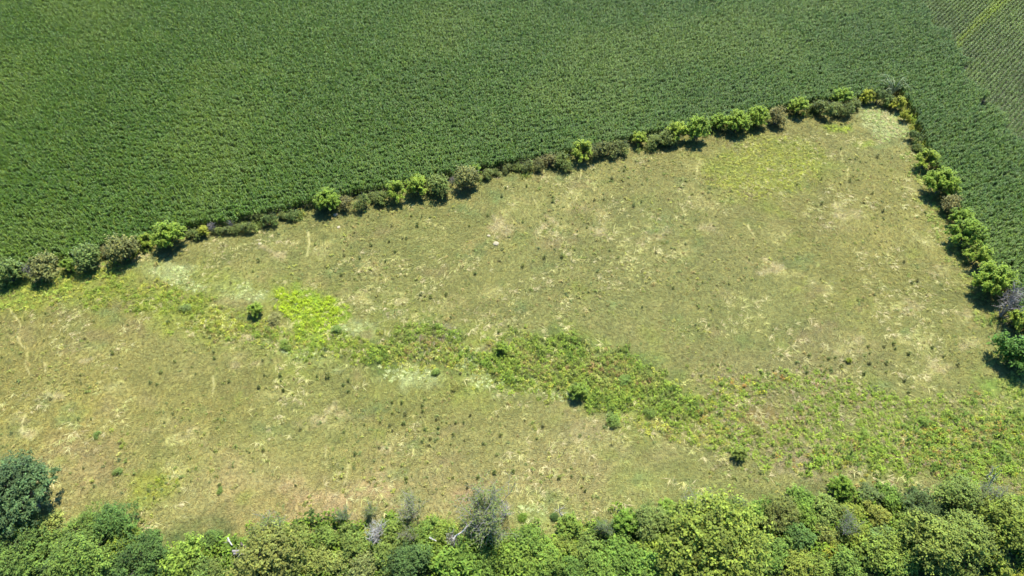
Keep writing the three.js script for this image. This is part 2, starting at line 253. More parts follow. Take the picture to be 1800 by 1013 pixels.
// grazed grass over the whole pasture, in the colour of the ground it grows from
{
  const r = rng(21), [x0, x1, z0, z1] = bbox(pasturePoly), grass = [], straw = [], step = 0.205;
  for (let z = z0; z < Math.min(z1, -16); z += step) for (let x = x0; x < x1; x += step) {
    const px = x + (r() - 0.5) * step * 1.4, pz = z + (r() - 0.5) * step * 1.4, lim = -pz * 0.5 + 54, k = cell(px, pz);
    if (Math.abs(px) > lim || k < 0 || !inP[k] || (bare[k] && r() < 0.85)) continue;
    const p = fbm(px / 5 + 3, pz / 5, 2), q = fbm(px / 1.3, pz / 1.3 + 77, 2);
    if (r() > 0.62 + 0.5 * q) continue;
    const turn = -0.6 + (fbm(px / 9, pz / 9 + 50, 2) - 0.5) * 5 + (r() - 0.5) * 1.2, v = 0.7 + 0.62 * r(), y = (r() - 0.5) * 0.16, sz = 0.55 + 0.5 * r() + 0.35 * p;
    const pale = q > 0.56 && r() < 0.3 ? 1.25 : 1;
    grass.push([px, pz, turn, sz, sz * (0.5 + 0.5 * r()), G[k * 3] * v * pale * (1 + y), G[k * 3 + 1] * v * pale, G[k * 3 + 2] * v * pale * (1 - y)]);
    if (fbm(px / 4 + 200, pz / 4, 3) > 0.56 && r() < 0.055) { const c = tone(pick(r, ['#d9cf98', '#cfc684', '#d8c79c', '#c6c47c']), 0.68), w = 0.8 + 0.3 * r(); straw.push([px, pz, turn + (r() - 0.5), 0.7 + 0.7 * r(), 0.6 + 0.5 * r(), c[0] * w, c[1] * w, c[2] * w]); }
  }
  console.log('grass', grass.length, 'straw', straw.length);
  const tus = [];
  for (let k = 0; k < 26000; k++) {
    const x = lerp(x0, x1, r()), z = lerp(z0, -18, r()), c = cell(x, z); if (c < 0 || !inP[c] || Math.abs(x) > -z * 0.5 + 54) continue;
    const q = fbm(x / 6 + 90, z / 6, 3); if (r() > ss(0.32, 0.7, q)) continue;
    const h = tone(pick(r, ['#8a9048', '#7f8c46', '#a0a452', '#b0ac66', '#94905a', '#7c8a52', '#a99a66']), 0.78), v = 0.75 + 0.5 * r(), sz = 0.5 + 0.9 * r() * r(); tus.push([x, z, r() * 6.28, sz, sz * (0.7 + 0.6 * r()), h[0] * v, h[1] * v, h[2] * v]);
  }
  mass('grass_tussocks', [clumpGeo(6, 16, 0.26, 0.3, 0.24), clumpGeo(7, 14, 0.22, 0.36, 0.2), tuftGeo(8, 12, 0.4, 0.45, 0.08)], dryGrass, tus, 'small olive grass tussocks speckling the pasture all over', 'grass');
  mass('pasture_grass', [tuftGeo(1, 7, 0.42, 0.72, 0.075), tuftGeo(2, 7, 0.42, 0.6, 0.07), tuftGeo(3, 8, 0.34, 0.5, 0.07)], dryGrass, grass, 'short dry olive and straw coloured grass covering the whole pasture', 'grass');
  mass('lodged_grass', [tuftGeo(4, 9, 1.1, 0.86, 0.07), tuftGeo(5, 9, 0.9, 0.82, 0.07)], dryGrass, straw, 'long pale straw coloured grass lying flat in wisps across the pasture', 'grass');
}
function scatter(P, perM2, seed, mix, noise = 0.0, kk = 0.8) {                   // mix: [hex, weight, size, height]
  const r = rng(seed), [x0, x1, z0, z1] = bbox(P), out = [], n = Math.round((x1 - x0) * (z1 - z0) * perM2), tot = mix.reduce((s, m) => s + m[1], 0);
  for (let k = 0; k < n; k++) {
    const x = lerp(x0, x1, r()), z = lerp(z0, z1, r()), sd = sdist(P, x, z) + (fbm(x / 2.2, z / 2.2 + seed, 2) - 0.5) * 5; if (sd < 0 || r() > 0.35 + 0.4 * Math.max(sd, 0) || (noise && fbm(x / 3 + seed, z / 3, 2) < noise)) continue;
    let w = (0.5 * r() + 0.5 * ss(0.3, 0.7, fbm(x / 4 + seed * 3, z / 4, 2))) * tot, q = 0; while (q < mix.length - 1 && (w -= mix[q][1]) > 0) q++;
    const c = tone(mix[q][0], kk), v = 0.6 + 0.8 * r(), s = mix[q][2] * (0.55 + 0.8 * r()); out.push([x, z, r() * 6.28, s, s * mix[q][3], c[0] * v, c[1] * v, c[2] * v]);
  }
  return out;
}
const weedGeos = [clumpGeo(31, 34, 0.4, 0.6, 0.19), clumpGeo(32, 30, 0.34, 0.8, 0.17), clumpGeo(33, 40, 0.46, 0.5, 0.2), clumpGeo(36, 26, 0.26, 0.95, 0.18)];
const STRIP = poly([[60, 500], [200, 480], [300, 500], [400, 530], [480, 560], [620, 590], [780, 590], [900, 600], [1100, 630], [1250, 690], [1330, 760], [1240, 790], [1080, 745], [900, 690], [760, 665], [600, 640], [480, 615], [330, 590], [200, 540], [60, 530]]);
const stemGeos = [tuftGeo(34, 12, 0.8, 0.45, 0.07), tuftGeo(35, 10, 0.7, 0.4, 0.08)];
mass('weed_patch', weedGeos, plainLeaf, scatter(poly(limePx), 10, 41, [['#a9c433', 5, 0.8, 0.8], ['#b6cf45', 3, 0.7, 0.9], ['#8fae3a', 2, 0.8, 0.8], ['#c0cf62', 1, 0.7, 0.7]]), 'bright lime green patch of low leafy weeds left of centre in the pasture', 'weeds');
mass('weed_patch', weedGeos, plainLeaf, scatter(poly(brushPx), 8, 42, [['#6d8a3c', 4, 1.0, 1.0], ['#86a046', 5, 0.9, 0.9], ['#7c8a4c', 3, 0.9, 1.0], ['#9fa860', 3, 0.8, 0.8], ['#9c8564', 1.5, 0.8, 1.0]]), 'dark green brushy weed thicket sprawling across the middle of the pasture', 'weeds');
mass('weed_patch', stemGeos, dryGrass, [...scatter(ell(765, 598, 50, 24), 5, 43, [['#b3a292', 4, 0.8, 0.9], ['#c2b5a4', 3, 0.8, 0.8], ['#9c8a6e', 2, 0.8, 1]]), ...scatter(ell(925, 632, 80, 26, 0.15), 4, 44, [['#b59f86', 4, 0.8, 0.9], ['#a8996a', 3, 0.8, 0.8], ['#8f7a58', 2, 0.8, 1]])], 'pinkish grey dead weed stems at the left end of the brushy thicket', 'weeds');
mass('weed_patch', stemGeos, dryGrass, scatter(poly(coarsePx), 7, 45, [['#b8aa84', 4, 0.75, 0.8], ['#aaa862', 5, 0.8, 0.8], ['#93a050', 4, 0.8, 0.8], ['#c0ab94', 3, 0.75, 0.8], ['#a48a60', 2, 0.8, 0.9]]), 'rough mixed tan and green weeds over the lower right of the pasture', 'weeds');
mass('weed_patch', weedGeos, plainLeaf, scatter(poly(coarsePx), 4, 46, [['#86a240', 4, 0.8, 0.8], ['#96ad4c', 3, 0.8, 0.7], ['#74903e', 2, 0.9, 0.8], ['#b0b24a', 1, 0.8, 0.7], ['#a98650', 1, 0.8, 0.8]], 0.34), 'leafy green weeds in clumps among the tan stems at lower right', 'weeds');
mass('weed_patch', weedGeos, plainLeaf, scatter(poly([[1470, 780], [1540, 750], [1640, 735], [1830, 720], [1880, 900], [1780, 850], [1690, 850], [1600, 835], [1500, 820], [1380, 850], [1420, 790]]), 5.5, 47, [['#7f9d40', 4, 1, 0.9], ['#93ad48', 4, 0.9, 0.8], ['#6a8a3a', 3, 1, 0.9], ['#a7ab58', 2, 0.8, 0.8], ['#97805a', 1, 0.8, 0.9]]), 'dense green weeds near the right edge just above the tree line', 'weeds');
mass('weed_patch', weedGeos, plainLeaf, [...scatter(ell(360, 566, 75, 22, 0.15), 2.4, 48, [['#9dab3a', 4, 0.7, 0.7], ['#b0b848', 3, 0.7, 0.7], ['#7c9038', 2, 0.8, 0.8]], 0.35), ...scatter(ell(470, 588, 44, 18, 0.5), 2.6, 49, [['#7f9a40', 4, 0.9, 0.9], ['#93a650', 3, 0.8, 0.8]], 0.35), ...scatter(ell(580, 606, 55, 14, 0.3), 2.4, 50, [['#7f9a40', 4, 0.9, 0.9], ['#93a650', 3, 0.8, 0.8]], 0.4)], 'scattered yellow green weeds left of and below the lime patch', 'weeds');
mass('weed_patch', weedGeos, plainLeaf, [...scatter(ell(270, 850, 60, 34, -0.4), 1.6, 51, [['#9fae3c', 4, 0.7, 0.7], ['#8aa044', 3, 0.7, 0.7], ['#b7b95c', 2, 0.7, 0.7]], 0.42), ...scatter(ell(200, 790, 60, 30, 0.6), 1.4, 52, [['#8fa044', 4, 0.7, 0.7], ['#788f44', 2, 0.8, 0.8]], 0.42)], 'patchy green weeds in the grass above the trees at lower left', 'weeds');
mass('weed_patch', weedGeos, plainLeaf, scatter(ell(1345, 296, 112, 56, -0.1), 5, 53, [['#a9b450', 4, 0.6, 0.6], ['#b8bd66', 4, 0.6, 0.6], ['#8a9a44', 3, 0.6, 0.7]]), 'broad pale yellow green weed patch near the upper right corner', 'weeds');
mass('weed_patch', weedGeos, plainLeaf, [...scatter(ell(1470, 226, 24, 9), 4, 54, [['#9bb042', 4, 0.7, 0.7], ['#adc04c', 3, 0.6, 0.7]]), ...scatter(ell(985, 269, 24, 5, -0.2), 4, 55, [['#a5b840', 4, 0.8, 1], ['#b0b050', 2, 0.8, 1]])], 'small lime green weed clumps near the far hedge', 'weeds');
mass('tall_grass', stemGeos, dryGrass, [...scatter(poly([[-120, 520], [30, 492], [130, 478], [210, 456], [235, 470], [180, 500], [120, 520], [40, 545], [-100, 570]]), 7, 56, [['#a6b84c', 4, 0.9, 0.8], ['#b6b850', 4, 0.9, 0.7], ['#8fac4c', 3, 0.9, 0.8]])], 'lush yellow green grass below the left end of the far hedge', 'grass');
mass('tall_grass', stemGeos, dryGrass, scatter(ell(1552, 216, 46, 28, 0.6), 9, 57, [['#c9cb94', 4, 0.9, 0.6], ['#aebf74', 3, 0.9, 0.6], ['#d0c498', 3, 0.9, 0.5]]), 'pale flattened grass in the upper right corner of the pasture', 'grass');
mass('tall_grass', stemGeos, dryGrass, scatter(poly([[1600, 250], [1630, 300], [1690, 415], [1740, 525], [1800, 660], [1840, 740], [1730, 760], [1720, 690], [1760, 650], [1700, 530], [1650, 420], [1610, 330], [1585, 270]]), 10, 58, [['#b4b864', 4, 0.8, 0.8], ['#98ac50', 4, 0.8, 0.9], ['#c9c48c', 2, 0.8, 0.6]], 0.3), 'longer yellow green grass along the foot of the right hedge', 'grass');
mass('tall_grass', stemGeos, dryGrass, scatter(poly([[1380, 1006], [1560, 1000], [1720, 990], [1760, 975], [1900, 960], [1950, 1060], [1380, 1060]]), 11, 59, [['#bcc040', 4, 0.9, 0.8], ['#a8b848', 3, 0.9, 0.8], ['#cfc860', 2, 0.9, 0.7]]), 'bright yellow green grass strip at the bottom right corner', 'grass');
mass('tall_grass', stemGeos, dryGrass, [[318, 486, 46, 13, 0.5], [440, 518, 26, 12, 0.5], [548, 626, 46, 10, 0.2], [622, 582, 30, 14, 0], [715, 656, 50, 13, 0.1], [830, 630, 32, 16, 0], [855, 672, 30, 10, 0.2], [960, 690, 40, 10, 0.2], [960, 905, 40, 14, 0]].flatMap(([x, y, a, b, t], k) => scatter(ell(x, y, a * 1.15, b * 1.2, t), 9, 60 + k, [['#ccd29c', 4, 0.8, 0.5], ['#bcc688', 3, 0.8, 0.5], ['#d6d0a0', 2, 0.8, 0.5]])), 'pale whitish green grass in wet streaks along the draw', 'grass');
mass('vines', weedGeos, plainLeaf, scatter(poly([[1576, 176], [1592, 182], [1608, 215], [1624, 262], [1640, 288], [1630, 292], [1612, 262], [1596, 226], [1582, 196]]), 7, 75, [['#a3b446', 4, 0.9, 1.7], ['#8da846', 4, 0.9, 1.5], ['#b0b458', 2, 0.9, 1.4], ['#b09a70', 1, 0.8, 1.2]]), 'yellow green vines along the upper end of the right hedge', 'vines');
mass('vines', weedGeos, plainLeaf, scatter(poly([[-60, 500], [300, 424], [570, 368], [860, 312], [1130, 256], [1400, 200], [1545, 172], [1545, 181], [1400, 209], [1130, 264], [860, 320], [570, 377], [300, 433], [-60, 512]]), 5, 76, [['#8d9c60', 4, 0.9, 1.5], ['#7d9450', 4, 0.9, 1.4], ['#a3a870', 2, 0.9, 1.3], ['#a6b450', 1.5, 0.9, 1.5]], 0.33), 'low weeds and brambles filling gaps between the far hedge shrubs', 'undergrowth');
mass('weed_patch', weedGeos, plainLeaf, scatter(STRIP, 5.5, 77, [['#9aab48', 4, 0.75, 0.8], ['#87a044', 4, 0.8, 0.8], ['#b0b65a', 3, 0.7, 0.7], ['#9c9460', 1.5, 0.7, 0.8], ['#cdd09a', 1.5, 0.7, 0.5]], 0.36), 'loose yellow green weeds strung along the diagonal draw through the pasture', 'weeds');
const brambleP = poly([[-120, 925], [60, 950], [240, 955], [300, 940], [380, 932], [440, 938], [560, 925], [700, 915], [760, 925], [900, 938], [1010, 928], [1100, 912], [1300, 905], [1420, 880], [1540, 868], [1700, 876], [1820, 880], [1880, 960], [1760, 985], [1560, 1003], [1380, 1008], [1380, 1070], [-200, 1080]]);
mass('undergrowth', [clumpGeo(71, 34, 0.75, 1.0, 0.36), clumpGeo(72, 30, 0.65, 1.25, 0.32)], plainLeaf, scatter(brambleP, 3, 73, [['#6d8c38', 4, 1, 1], ['#82a240', 4, 1, 1.1], ['#8fae44', 3, 1, 1], ['#5f7d3a', 3, 1.1, 1.2], ['#9c9c50', 1, 0.9, 0.9]], 0, 0.62), 'tangled green brambles and weeds filling the ground between the bottom trees', 'undergrowth');

// ------------------------------------------------------------------ crops
function cornGeo(seed, h, n, len, wid, soft) {
  const r = rng(seed), m = new MB();
  m.tube([V(0, 0, 0), V(0.02, h * 0.9, 0)], [0.02, 0.012], 4, [0.9, 1, 0.7]);
  for (let k = 0; k < n; k++) {
    const t = (k - 2) / (n - 3), a = (k % 2) * Math.PI + (r() - 0.5) * 0.9, y = h * (k < 2 ? 0.28 + 0.18 * k : 0.62 + 0.36 * t), l = len * (t > 0.8 ? 0.75 : 1) * (0.8 + 0.4 * r()), d = V(Math.cos(a), 0, Math.sin(a)), rise = 0.16 + 0.22 * t, v = 0.62 + 0.9 * r();
    m.blade([V(0, y, 0), V(d.x * l * 0.38, y + l * rise * 0.8, d.z * l * 0.38), V(d.x * l * 0.75, y + l * rise * soft, d.z * l * 0.75), V(d.x * l, y + l * (rise * soft - 0.28), d.z * l)], wid * (0.85 + 0.3 * r()), V(-d.z, 0, d.x), [v, v, v * 0.9]);
  }
  return m.geo();
}
function crop(P, angle, rowGap, plantGap, seed, shade) {
  const r = rng(seed), [x0, x1, z0, z1] = bbox(P), cx = (x0 + x1) / 2, cz = (z0 + z1) / 2, L = Math.hypot(x1 - x0, z1 - z0) / 2, ca = Math.cos(angle), sa = Math.sin(angle), out = [];
  for (let v = -L; v < L; v += rowGap) for (let u = -L; u < L; u += plantGap) {
    const uu = u + (r() - 0.5) * plantGap * 0.9, vv = v + (r() - 0.5) * rowGap * 0.22, x = cx + ca * uu - sa * vv, z = cz + sa * uu + ca * vv;
    if (x < x0 || x > x1 || z < z0 || z > z1 || Math.abs(x) > -z * 0.5 + 56 || !inside(P, x + (x > 62 && z < -92 ? (fbm(x / 3.5, z / 3.5 + 8, 3) - 0.5) * 7 : 0), z)) continue;
    const c = shade(x, z, r); out.push([x, z, r() * 6.28, c[3], c[3] * (0.95 + 0.1 * r()), c[0], c[1], c[2]]);
  }
  return out;
}
const kC = tone('#668a2c', 0.49), kY = tone('#8ea236', 0.49), kB = tone('#7e9440', 0.52);
const cornShade = (x, z, r) => { const a = fbm(x / 18, z / 18 + 5, 3), b = fbm(x / 3, z / 3 + 60, 2), v = (0.84 + 0.26 * a + 0.06 * b) * (0.8 + 0.4 * r()), t = r() < 0.14 ? 0.6 : ss(0.5, 0.75, b) * 0.1, s = ss(0.5, 0.7, a) * 0.4; return [0, 1, 2].map((q) => lerp(lerp(kC[q], kB[q], s), kY[q], t) * v).concat(0.94 + 0.12 * r()); };
const cornItems = crop(cornPoly, -0.22, 0.5, 0.2, 81, cornShade);
const stripP = poly([[1660, 100], [1690, 62], [1754, -4], [1796, -50], [1822, -50], [1784, -4], [1706, 62], [1668, 102]]);
const rowShade = (x, z, r) => { const a = fbm(x / 9, z / 9, 3), v = (0.8 + 0.4 * a) * (0.55 + 0.9 * r()), st = sdist(stripP, x, z), yl = ss(-0.8, 0.8, st) * 0.95, far = ss(-16, 4, st) * 0.25; const g = tone('#789250', 0.6), y = tone('#9ab43c', 0.66), t = Math.max(yl, far * a); return [0, 1, 2].map((q) => lerp(g[q], y[q], t) * v).concat(0.85 + 0.3 * r()); };
const rowItems = crop(rowPoly, -Math.atan2(0.206, 0.198), 0.74, 0.27, 82, rowShade);
console.log('corn', cornItems.length, 'rows', rowItems.length);
mass('corn_field', [cornGeo(91, 2.1, 12, 0.30, 0.12, 0.35), cornGeo(92, 2.15, 12, 0.32, 0.12, 0.2), cornGeo(93, 2.05, 12, 0.29, 0.12, 0.5), cornGeo(96, 2.1, 12, 0.31, 0.11, 0.4), cornGeo(97, 2.08, 12, 0.30, 0.11, 0.3)], cornLeaf, cornItems, 'dark green corn field beyond the hedges filling the top of the view', 'corn field');
mass('corn_field', [clumpGeo(94, 26, 0.28, 0.9, 0.22), clumpGeo(95, 24, 0.26, 1.0, 0.2)], cornLeaf, rowItems, 'paler green crop in straight diagonal rows in the upper right corner', 'crop field');

// ------------------------------------------------------------------ shrubs and trees
function limb(m, a, b, r0, r1, r, sides = 5, bend = 0.12) {
  const pts = [], rad = [], n = 4, L = a.distanceTo(b), o = V((r() - 0.5) * L * bend * 2, L * bend * 0.6, (r() - 0.5) * L * bend * 2);
  for (let k = 0; k <= n; k++) { const t = k / n, s = Math.sin(t * Math.PI); pts.push(V(lerp(a.x, b.x, t) + o.x * s, lerp(a.y, b.y, t) + o.y * s, lerp(a.z, b.z, t) + o.z * s)); rad.push(lerp(r0, r1, t)); }
  m.tube(pts, rad, sides, grey(0.8 + 0.4 * r())); return pts;
}
function leafAt(m, r, b, out, size, tint, spread = 0.9) {
  const n = V(out.x * 0.55 + (r() - 0.5) * spread * 1.3, Math.max(out.y, 0) * 0.5 + 0.75, out.z * 0.55 + (r() - 0.5) * spread * 1.3).normalize(), a = r() * 6.28, d = V(Math.cos(a), Math.sin(a * 1.7) * 0.4, Math.sin(a)).cross(n).normalize(), v = tint * (0.78 + 0.44 * r()), y = r() * 0.16;
  m.leaf(b, d, n, size * (0.7 + 0.6 * r()), size * 0.58, [v * (0.94 + y), v, v * (0.95 - y)]);
}
function sprig(m, r, b, o, len, size, tint, n) {                           // a leafy twig end
  const d = V(o.x + (r() - 0.5) * 0.9, o.y * 0.7 + 0.35 + (r() - 0.5) * 0.6, o.z + (r() - 0.5) * 0.9).normalize(), l = len * (0.6 + 0.8 * r());
  for (let k = 0; k < n; k++) { const t = k / n; leafAt(m, r, V(b.x + d.x * l * t + (r() - 0.5) * size * 0.9, Math.max(0.05, b.y + d.y * l * t + (r() - 0.5) * size * 0.6), b.z + d.z * l * t + (r() - 0.5) * size * 0.9), d, size, tint * (0.85 + 0.3 * t), 0.8); }
}
function spray(seed, R, H, shoots, per, leaf) {                          // young tree of upright radiating shoots
  const r = rng(seed), w = new MB(), m = new MB();
  limb(w, V(0, 0, 0), V(0, H * 0.3, 0), 0.09, 0.07, r);
  for (let k = 0; k < shoots; k++) {
    const az = r() * 6.283, el = Math.pow(r(), 0.75) * 1.5, q = 0.8 + 0.3 * r(), tip = V(Math.cos(az) * Math.sin(el) * R * q, H * (0.32 + 0.68 * Math.cos(el) * q), Math.sin(az) * Math.sin(el) * R * q), root = V(tip.x * 0.12, H * 0.22, tip.z * 0.12);
    const p = limb(w, root, tip, 0.035, 0.008, r, 3), tint = 0.8 + 0.35 * r();
    for (let c = 0; c < per; c++) { const t = 0.25 + 0.75 * Math.sqrt(r()), f = t * 4, i = Math.min(3, Math.floor(f)), b = p[i].clone().lerp(p[i + 1], f - i); b.x += (r() - 0.5) * 0.28; b.y += (r() - 0.5) * 0.24; b.z += (r() - 0.5) * 0.28; const o = V(b.x / R, (b.y - H * 0.35) / H, b.z / R).normalize(); leafAt(m, r, b, o, leaf, tint * (0.85 + 0.25 * t)); }
  }
  return { wood: w.geo(), leaf: m.geo(), R, H };
}
function mound(seed, R, H, lobes, n, leaf, gaps = 0.0) {                 // arching thicket shrub
  const r = rng(seed), w = new MB(), m = new MB(), L = [];
  for (let k = 0; k < lobes; k++) { const a = r() * 6.283, d = Math.sqrt(r()) * 0.66; L.push([Math.cos(a) * d * R, H * (0.3 + 0.36 * r() * (1.1 - d)), Math.sin(a) * d * R, R * (0.2 + 0.3 * r()), 0.72 + 0.5 * r()]); limb(w, V(Math.cos(a) * 0.1, 0, Math.sin(a) * 0.1), V(L[k][0], L[k][1], L[k][2]), 0.03, 0.012, r, 4, 0.2); }
  for (let c = 0; c < n / 7; c++) { const l = L[Math.floor(r() * lobes)], o = dirOn(r, 0.5), q = 0.55 + 0.5 * r(), b = V(l[0] + o.x * l[3] * q, Math.max(0.05, l[1] + o.y * l[3] * q * Math.min(1.1, H / R)), l[2] + o.z * l[3] * q); if (vn(b.x * 3 / R + seed, b.z * 3 / R + b.y) < 0.24) continue; sprig(m, r, b, o, R * 0.28, leaf, l[4] * (0.68 + 0.64 * r()), 7); }
  return { wood: w.geo(), leaf: m.geo(), R, H };
}
function broad(seed, R, H, lobes, n, leaf) {                             // tree with a trunk, limbs and a clumped crown
  const r = rng(seed), w = new MB(), m = new MB(), L = [], c0 = H * 0.55, fork = V((r() - 0.5) * 0.3, H * 0.3, (r() - 0.5) * 0.3), tr = 0.05 * R + 0.05;
  limb(w, V(0, 0, 0), fork, tr * 1.25, tr, r, 7, 0.05);
  for (let k = 0; k < lobes; k++) {
    const o = dirOn(r, 0.6), d = 0.5 + 0.28 * r(), p = V(o.x * R * d, c0 + o.y * (H - c0) * d * 0.95, o.z * R * d); L.push([p, R * (0.16 + 0.3 * r()), 0.7 + 0.5 * r()]);
    const q = limb(w, fork, p, tr * 0.5, 0.02, r, 5, 0.1); for (let e = 0; e < 3; e++) limb(w, q[2 + (e % 2)], V(p.x + (r() - 0.5) * R * 0.6, p.y + r() * R * 0.3, p.z + (r() - 0.5) * R * 0.6), 0.025, 0.008, r, 3);
  }
  for (let c = 0; c < n / 8; c++) {
    const l = L[Math.floor(r() * lobes)], o = dirOn(r, 0.45), q = 0.45 + 0.55 * Math.pow(r(), 0.7), b = V(l[0].x + o.x * l[1] * q * 1.1, l[0].y + o.y * l[1] * q * 0.85, l[0].z + o.z * l[1] * q * 1.1);
    if (vn(b.x * 1.25 + seed, b.z * 1.25 + b.y * 0.9) < 0.33) continue;
    sprig(m, r, b, o, 0.85, leaf, l[2] * (0.65 + 0.7 * r()), 8);
  }
  return { wood: w.geo(), leaf: m.geo(), R, H };
}
function twiggy(seed, R, H, stems, leaves, leaf) {                       // thin grey stems, few or no leaves
  const r = rng(seed), w = new MB(), m = new MB();
  for (let k = 0; k < stems; k++) {
    const a = r() * 6.283, s = 0.25 + 0.75 * r(), tip = V(Math.cos(a) * R * s, H * (0.65 + 0.35 * r()) * (1.15 - 0.35 * s), Math.sin(a) * R * s), p = limb(w, V(Math.cos(a) * 0.12, 0, Math.sin(a) * 0.12), tip, 0.055, 0.016, r, 5, 0.14);
    for (let e = 0; e < 7; e++) {
      const i = 1 + Math.floor(r() * 3), b = p[i].clone().lerp(p[i + 1], r()), l = H * (0.16 + 0.2 * r()), o = dirOn(r, 0.7), t = V(b.x + o.x * l, b.y + Math.abs(o.y) * l, b.z + o.z * l), q = limb(w, b, t, 0.022, 0.008, r, 3);
      for (let f = 0; f < 3; f++) { const j = 1 + Math.floor(r() * 3), o2 = dirOn(r, 0.8), l2 = l * 0.5; limb(w, q[j], V(q[j].x + o2.x * l2, q[j].y + o2.y * l2, q[j].z + o2.z * l2), 0.012, 0.006, r, 3); }
      for (let f = 0; f < leaves; f++) { const j = Math.floor(r() * 4), b2 = q[j].clone().lerp(q[j + 1], r()); b2.x += (r() - 0.5) * 0.5; b2.y += (r() - 0.3) * 0.4; b2.z += (r() - 0.5) * 0.5; leafAt(m, r, b2, V(o.x, 0.5, o.z), leaf, 0.85 + 0.3 * r(), 1.2); }
    }
  }
  return { wood: w.geo(), leaf: leaves ? m.geo() : null, R, H };
}
const PROTO = {
  lime: [spray(101, 1.7, 3.2, 52, 46, 0.25), spray(102, 1.6, 3.3, 46, 50, 0.24), spray(103, 1.9, 3.0, 60, 44, 0.25)],
  limebig: [spray(104, 2.6, 4.2, 110, 48, 0.27), spray(105, 2.5, 4.0, 100, 50, 0.27)],
  rose: [mound(111, 1.3, 1.9, 9, 1900, 0.19), mound(112, 1.4, 1.7, 11, 2100, 0.18), mound(113, 1.2, 2.0, 8, 1800, 0.19), mound(114, 1.5, 1.8, 12, 2300, 0.19)],
  bush: [mound(121, 2.1, 3.0, 12, 4000, 0.27), mound(122, 2.2, 2.8, 14, 4200, 0.26), mound(123, 2.0, 3.2, 11, 3800, 0.27)],
  broad: [broad(131, 3.4, 6.5, 22, 8500, 0.31), broad(132, 3.2, 6.0, 20, 8000, 0.3), broad(133, 3.6, 6.2, 26, 9500, 0.31)],
  giant: [broad(134, 5.0, 8.5, 42, 17000, 0.34), broad(135, 5.0, 7.5, 46, 18000, 0.33)],
  sparse: [twiggy(141, 1.8, 4.0, 12, 16, 0.17), twiggy(142, 1.6, 4.4, 11, 15, 0.16)],
  willow: [twiggy(143, 2.6, 5.5, 24, 20, 0.18)],
  dead: [twiggy(151, 1.4, 2.6, 14, 0, 0), twiggy(152, 1.2, 3.0, 10, 0, 0)],
};
let turnSeed = rng(77);
function plant(kind, px, py, wpx, hex, name, category, label, tall = 1, wood = barkMat, k = 0.95, group) {
  const list = PROTO[kind], P = list[Math.floor(turnSeed() * list.length)], t = new THREE.Group();
  let yc = 1; let R = wpx / 2 / pxm(px, py, yc), s = R / P.R; yc = 0.52 * P.H * s * tall; R = wpx / 2 / pxm(px, py, yc); s = R / P.R;
  const c = at(px, py, yc); t.name = numbered(name); t.position.set(c.x, 0, c.z); t.rotation.y = turnSeed() * 6.283; t.scale.set(s, s * tall, s * (0.9 + 0.2 * turnSeed())); scene.add(t);
  const a = lit(new THREE.Mesh(P.wood, wood)); a.name = name === 'tree' ? 'trunk' : 'stem'; t.add(a);
  if (P.leaf) { const b = lit(new THREE.Mesh(P.leaf, leafMat(hex, k))); b.name = name === 'tree' ? 'crown' : 'foliage'; t.add(b); }
  return tag(t, label, category, group);
}
const ORD = ['first', 'second', 'third', 'fourth', 'fifth', 'sixth', 'seventh', 'eighth', 'ninth', 'tenth', 'eleventh', 'twelfth', 'thirteenth', 'fourteenth', 'fifteenth', 'sixteenth', 'seventeenth', 'eighteenth', 'nineteenth', 'twentieth'];
const CARD = ['no', 'one', 'two', 'three', 'four', 'five', 'six', 'seven', 'eight', 'nine', 'ten', 'eleven', 'twelve'];
// hedges: kind letter, x, y, width. l lime tree, r grey green shrub, g green shrub, p pinkish shrub, d dead shrub, y yellowish shrub
const farHedge = [['g', 14, 474, 46], ['d', 44, 475, 18], ['p', 74, 467, 46], ['l', 118, 466, 30], ['g', 152, 449, 46], ['p', 188, 440, 20], ['p', 212, 436, 50], ['l', 255, 423, 24], ['L', 295, 412, 54], ['r', 338, 411, 22], ['y', 357, 406, 20], ['d', 371, 399, 13], ['r', 382, 404, 16], ['r', 400, 402, 15], ['d', 405, 393, 11], ['r', 417, 399, 19], ['r', 437, 397, 19], ['r', 453, 381, 18], ['g', 472, 386, 21], ['r', 496, 378, 14], ['g', 515, 375, 22], ['L', 575, 351, 44], ['p', 608, 355, 23], ['r', 635, 352, 25], ['r', 655, 343, 20], ['r', 669, 346, 23], ['l', 695, 335, 36], ['l', 733, 325, 38], ['r', 772, 323, 38], ['d', 795, 316, 11], ['p', 820, 311, 42], ['l', 834, 300, 26], ['r', 857, 304, 18], ['r', 873, 301, 14], ['r', 892, 295, 18], ['r', 910, 292, 16], ['r', 927, 289, 19], ['p', 946, 286, 20], ['p', 964, 281, 27], ['r', 992, 281, 31], ['l', 1023, 264, 36], ['p', 1052, 260, 27], ['p', 1070, 260, 25], ['r', 1089, 256, 25], ['l', 1123, 244, 29], ['r', 1152, 246, 30], ['r', 1172, 241, 28], ['l', 1190, 230, 37], ['l', 1226, 224, 44], ['l', 1265, 215, 34], ['L', 1298, 213, 42], ['L', 1332, 204, 40], ['p', 1366, 202, 32], ['l', 1405, 187, 36], ['r', 1430, 189, 20], ['r', 1452, 188, 28], ['r', 1471, 189, 23], ['l', 1482, 171, 36], ['r', 1490, 189, 23], ['r', 1502, 182, 20], ['y', 1525, 169, 25], ['g', 1549, 168, 26]];
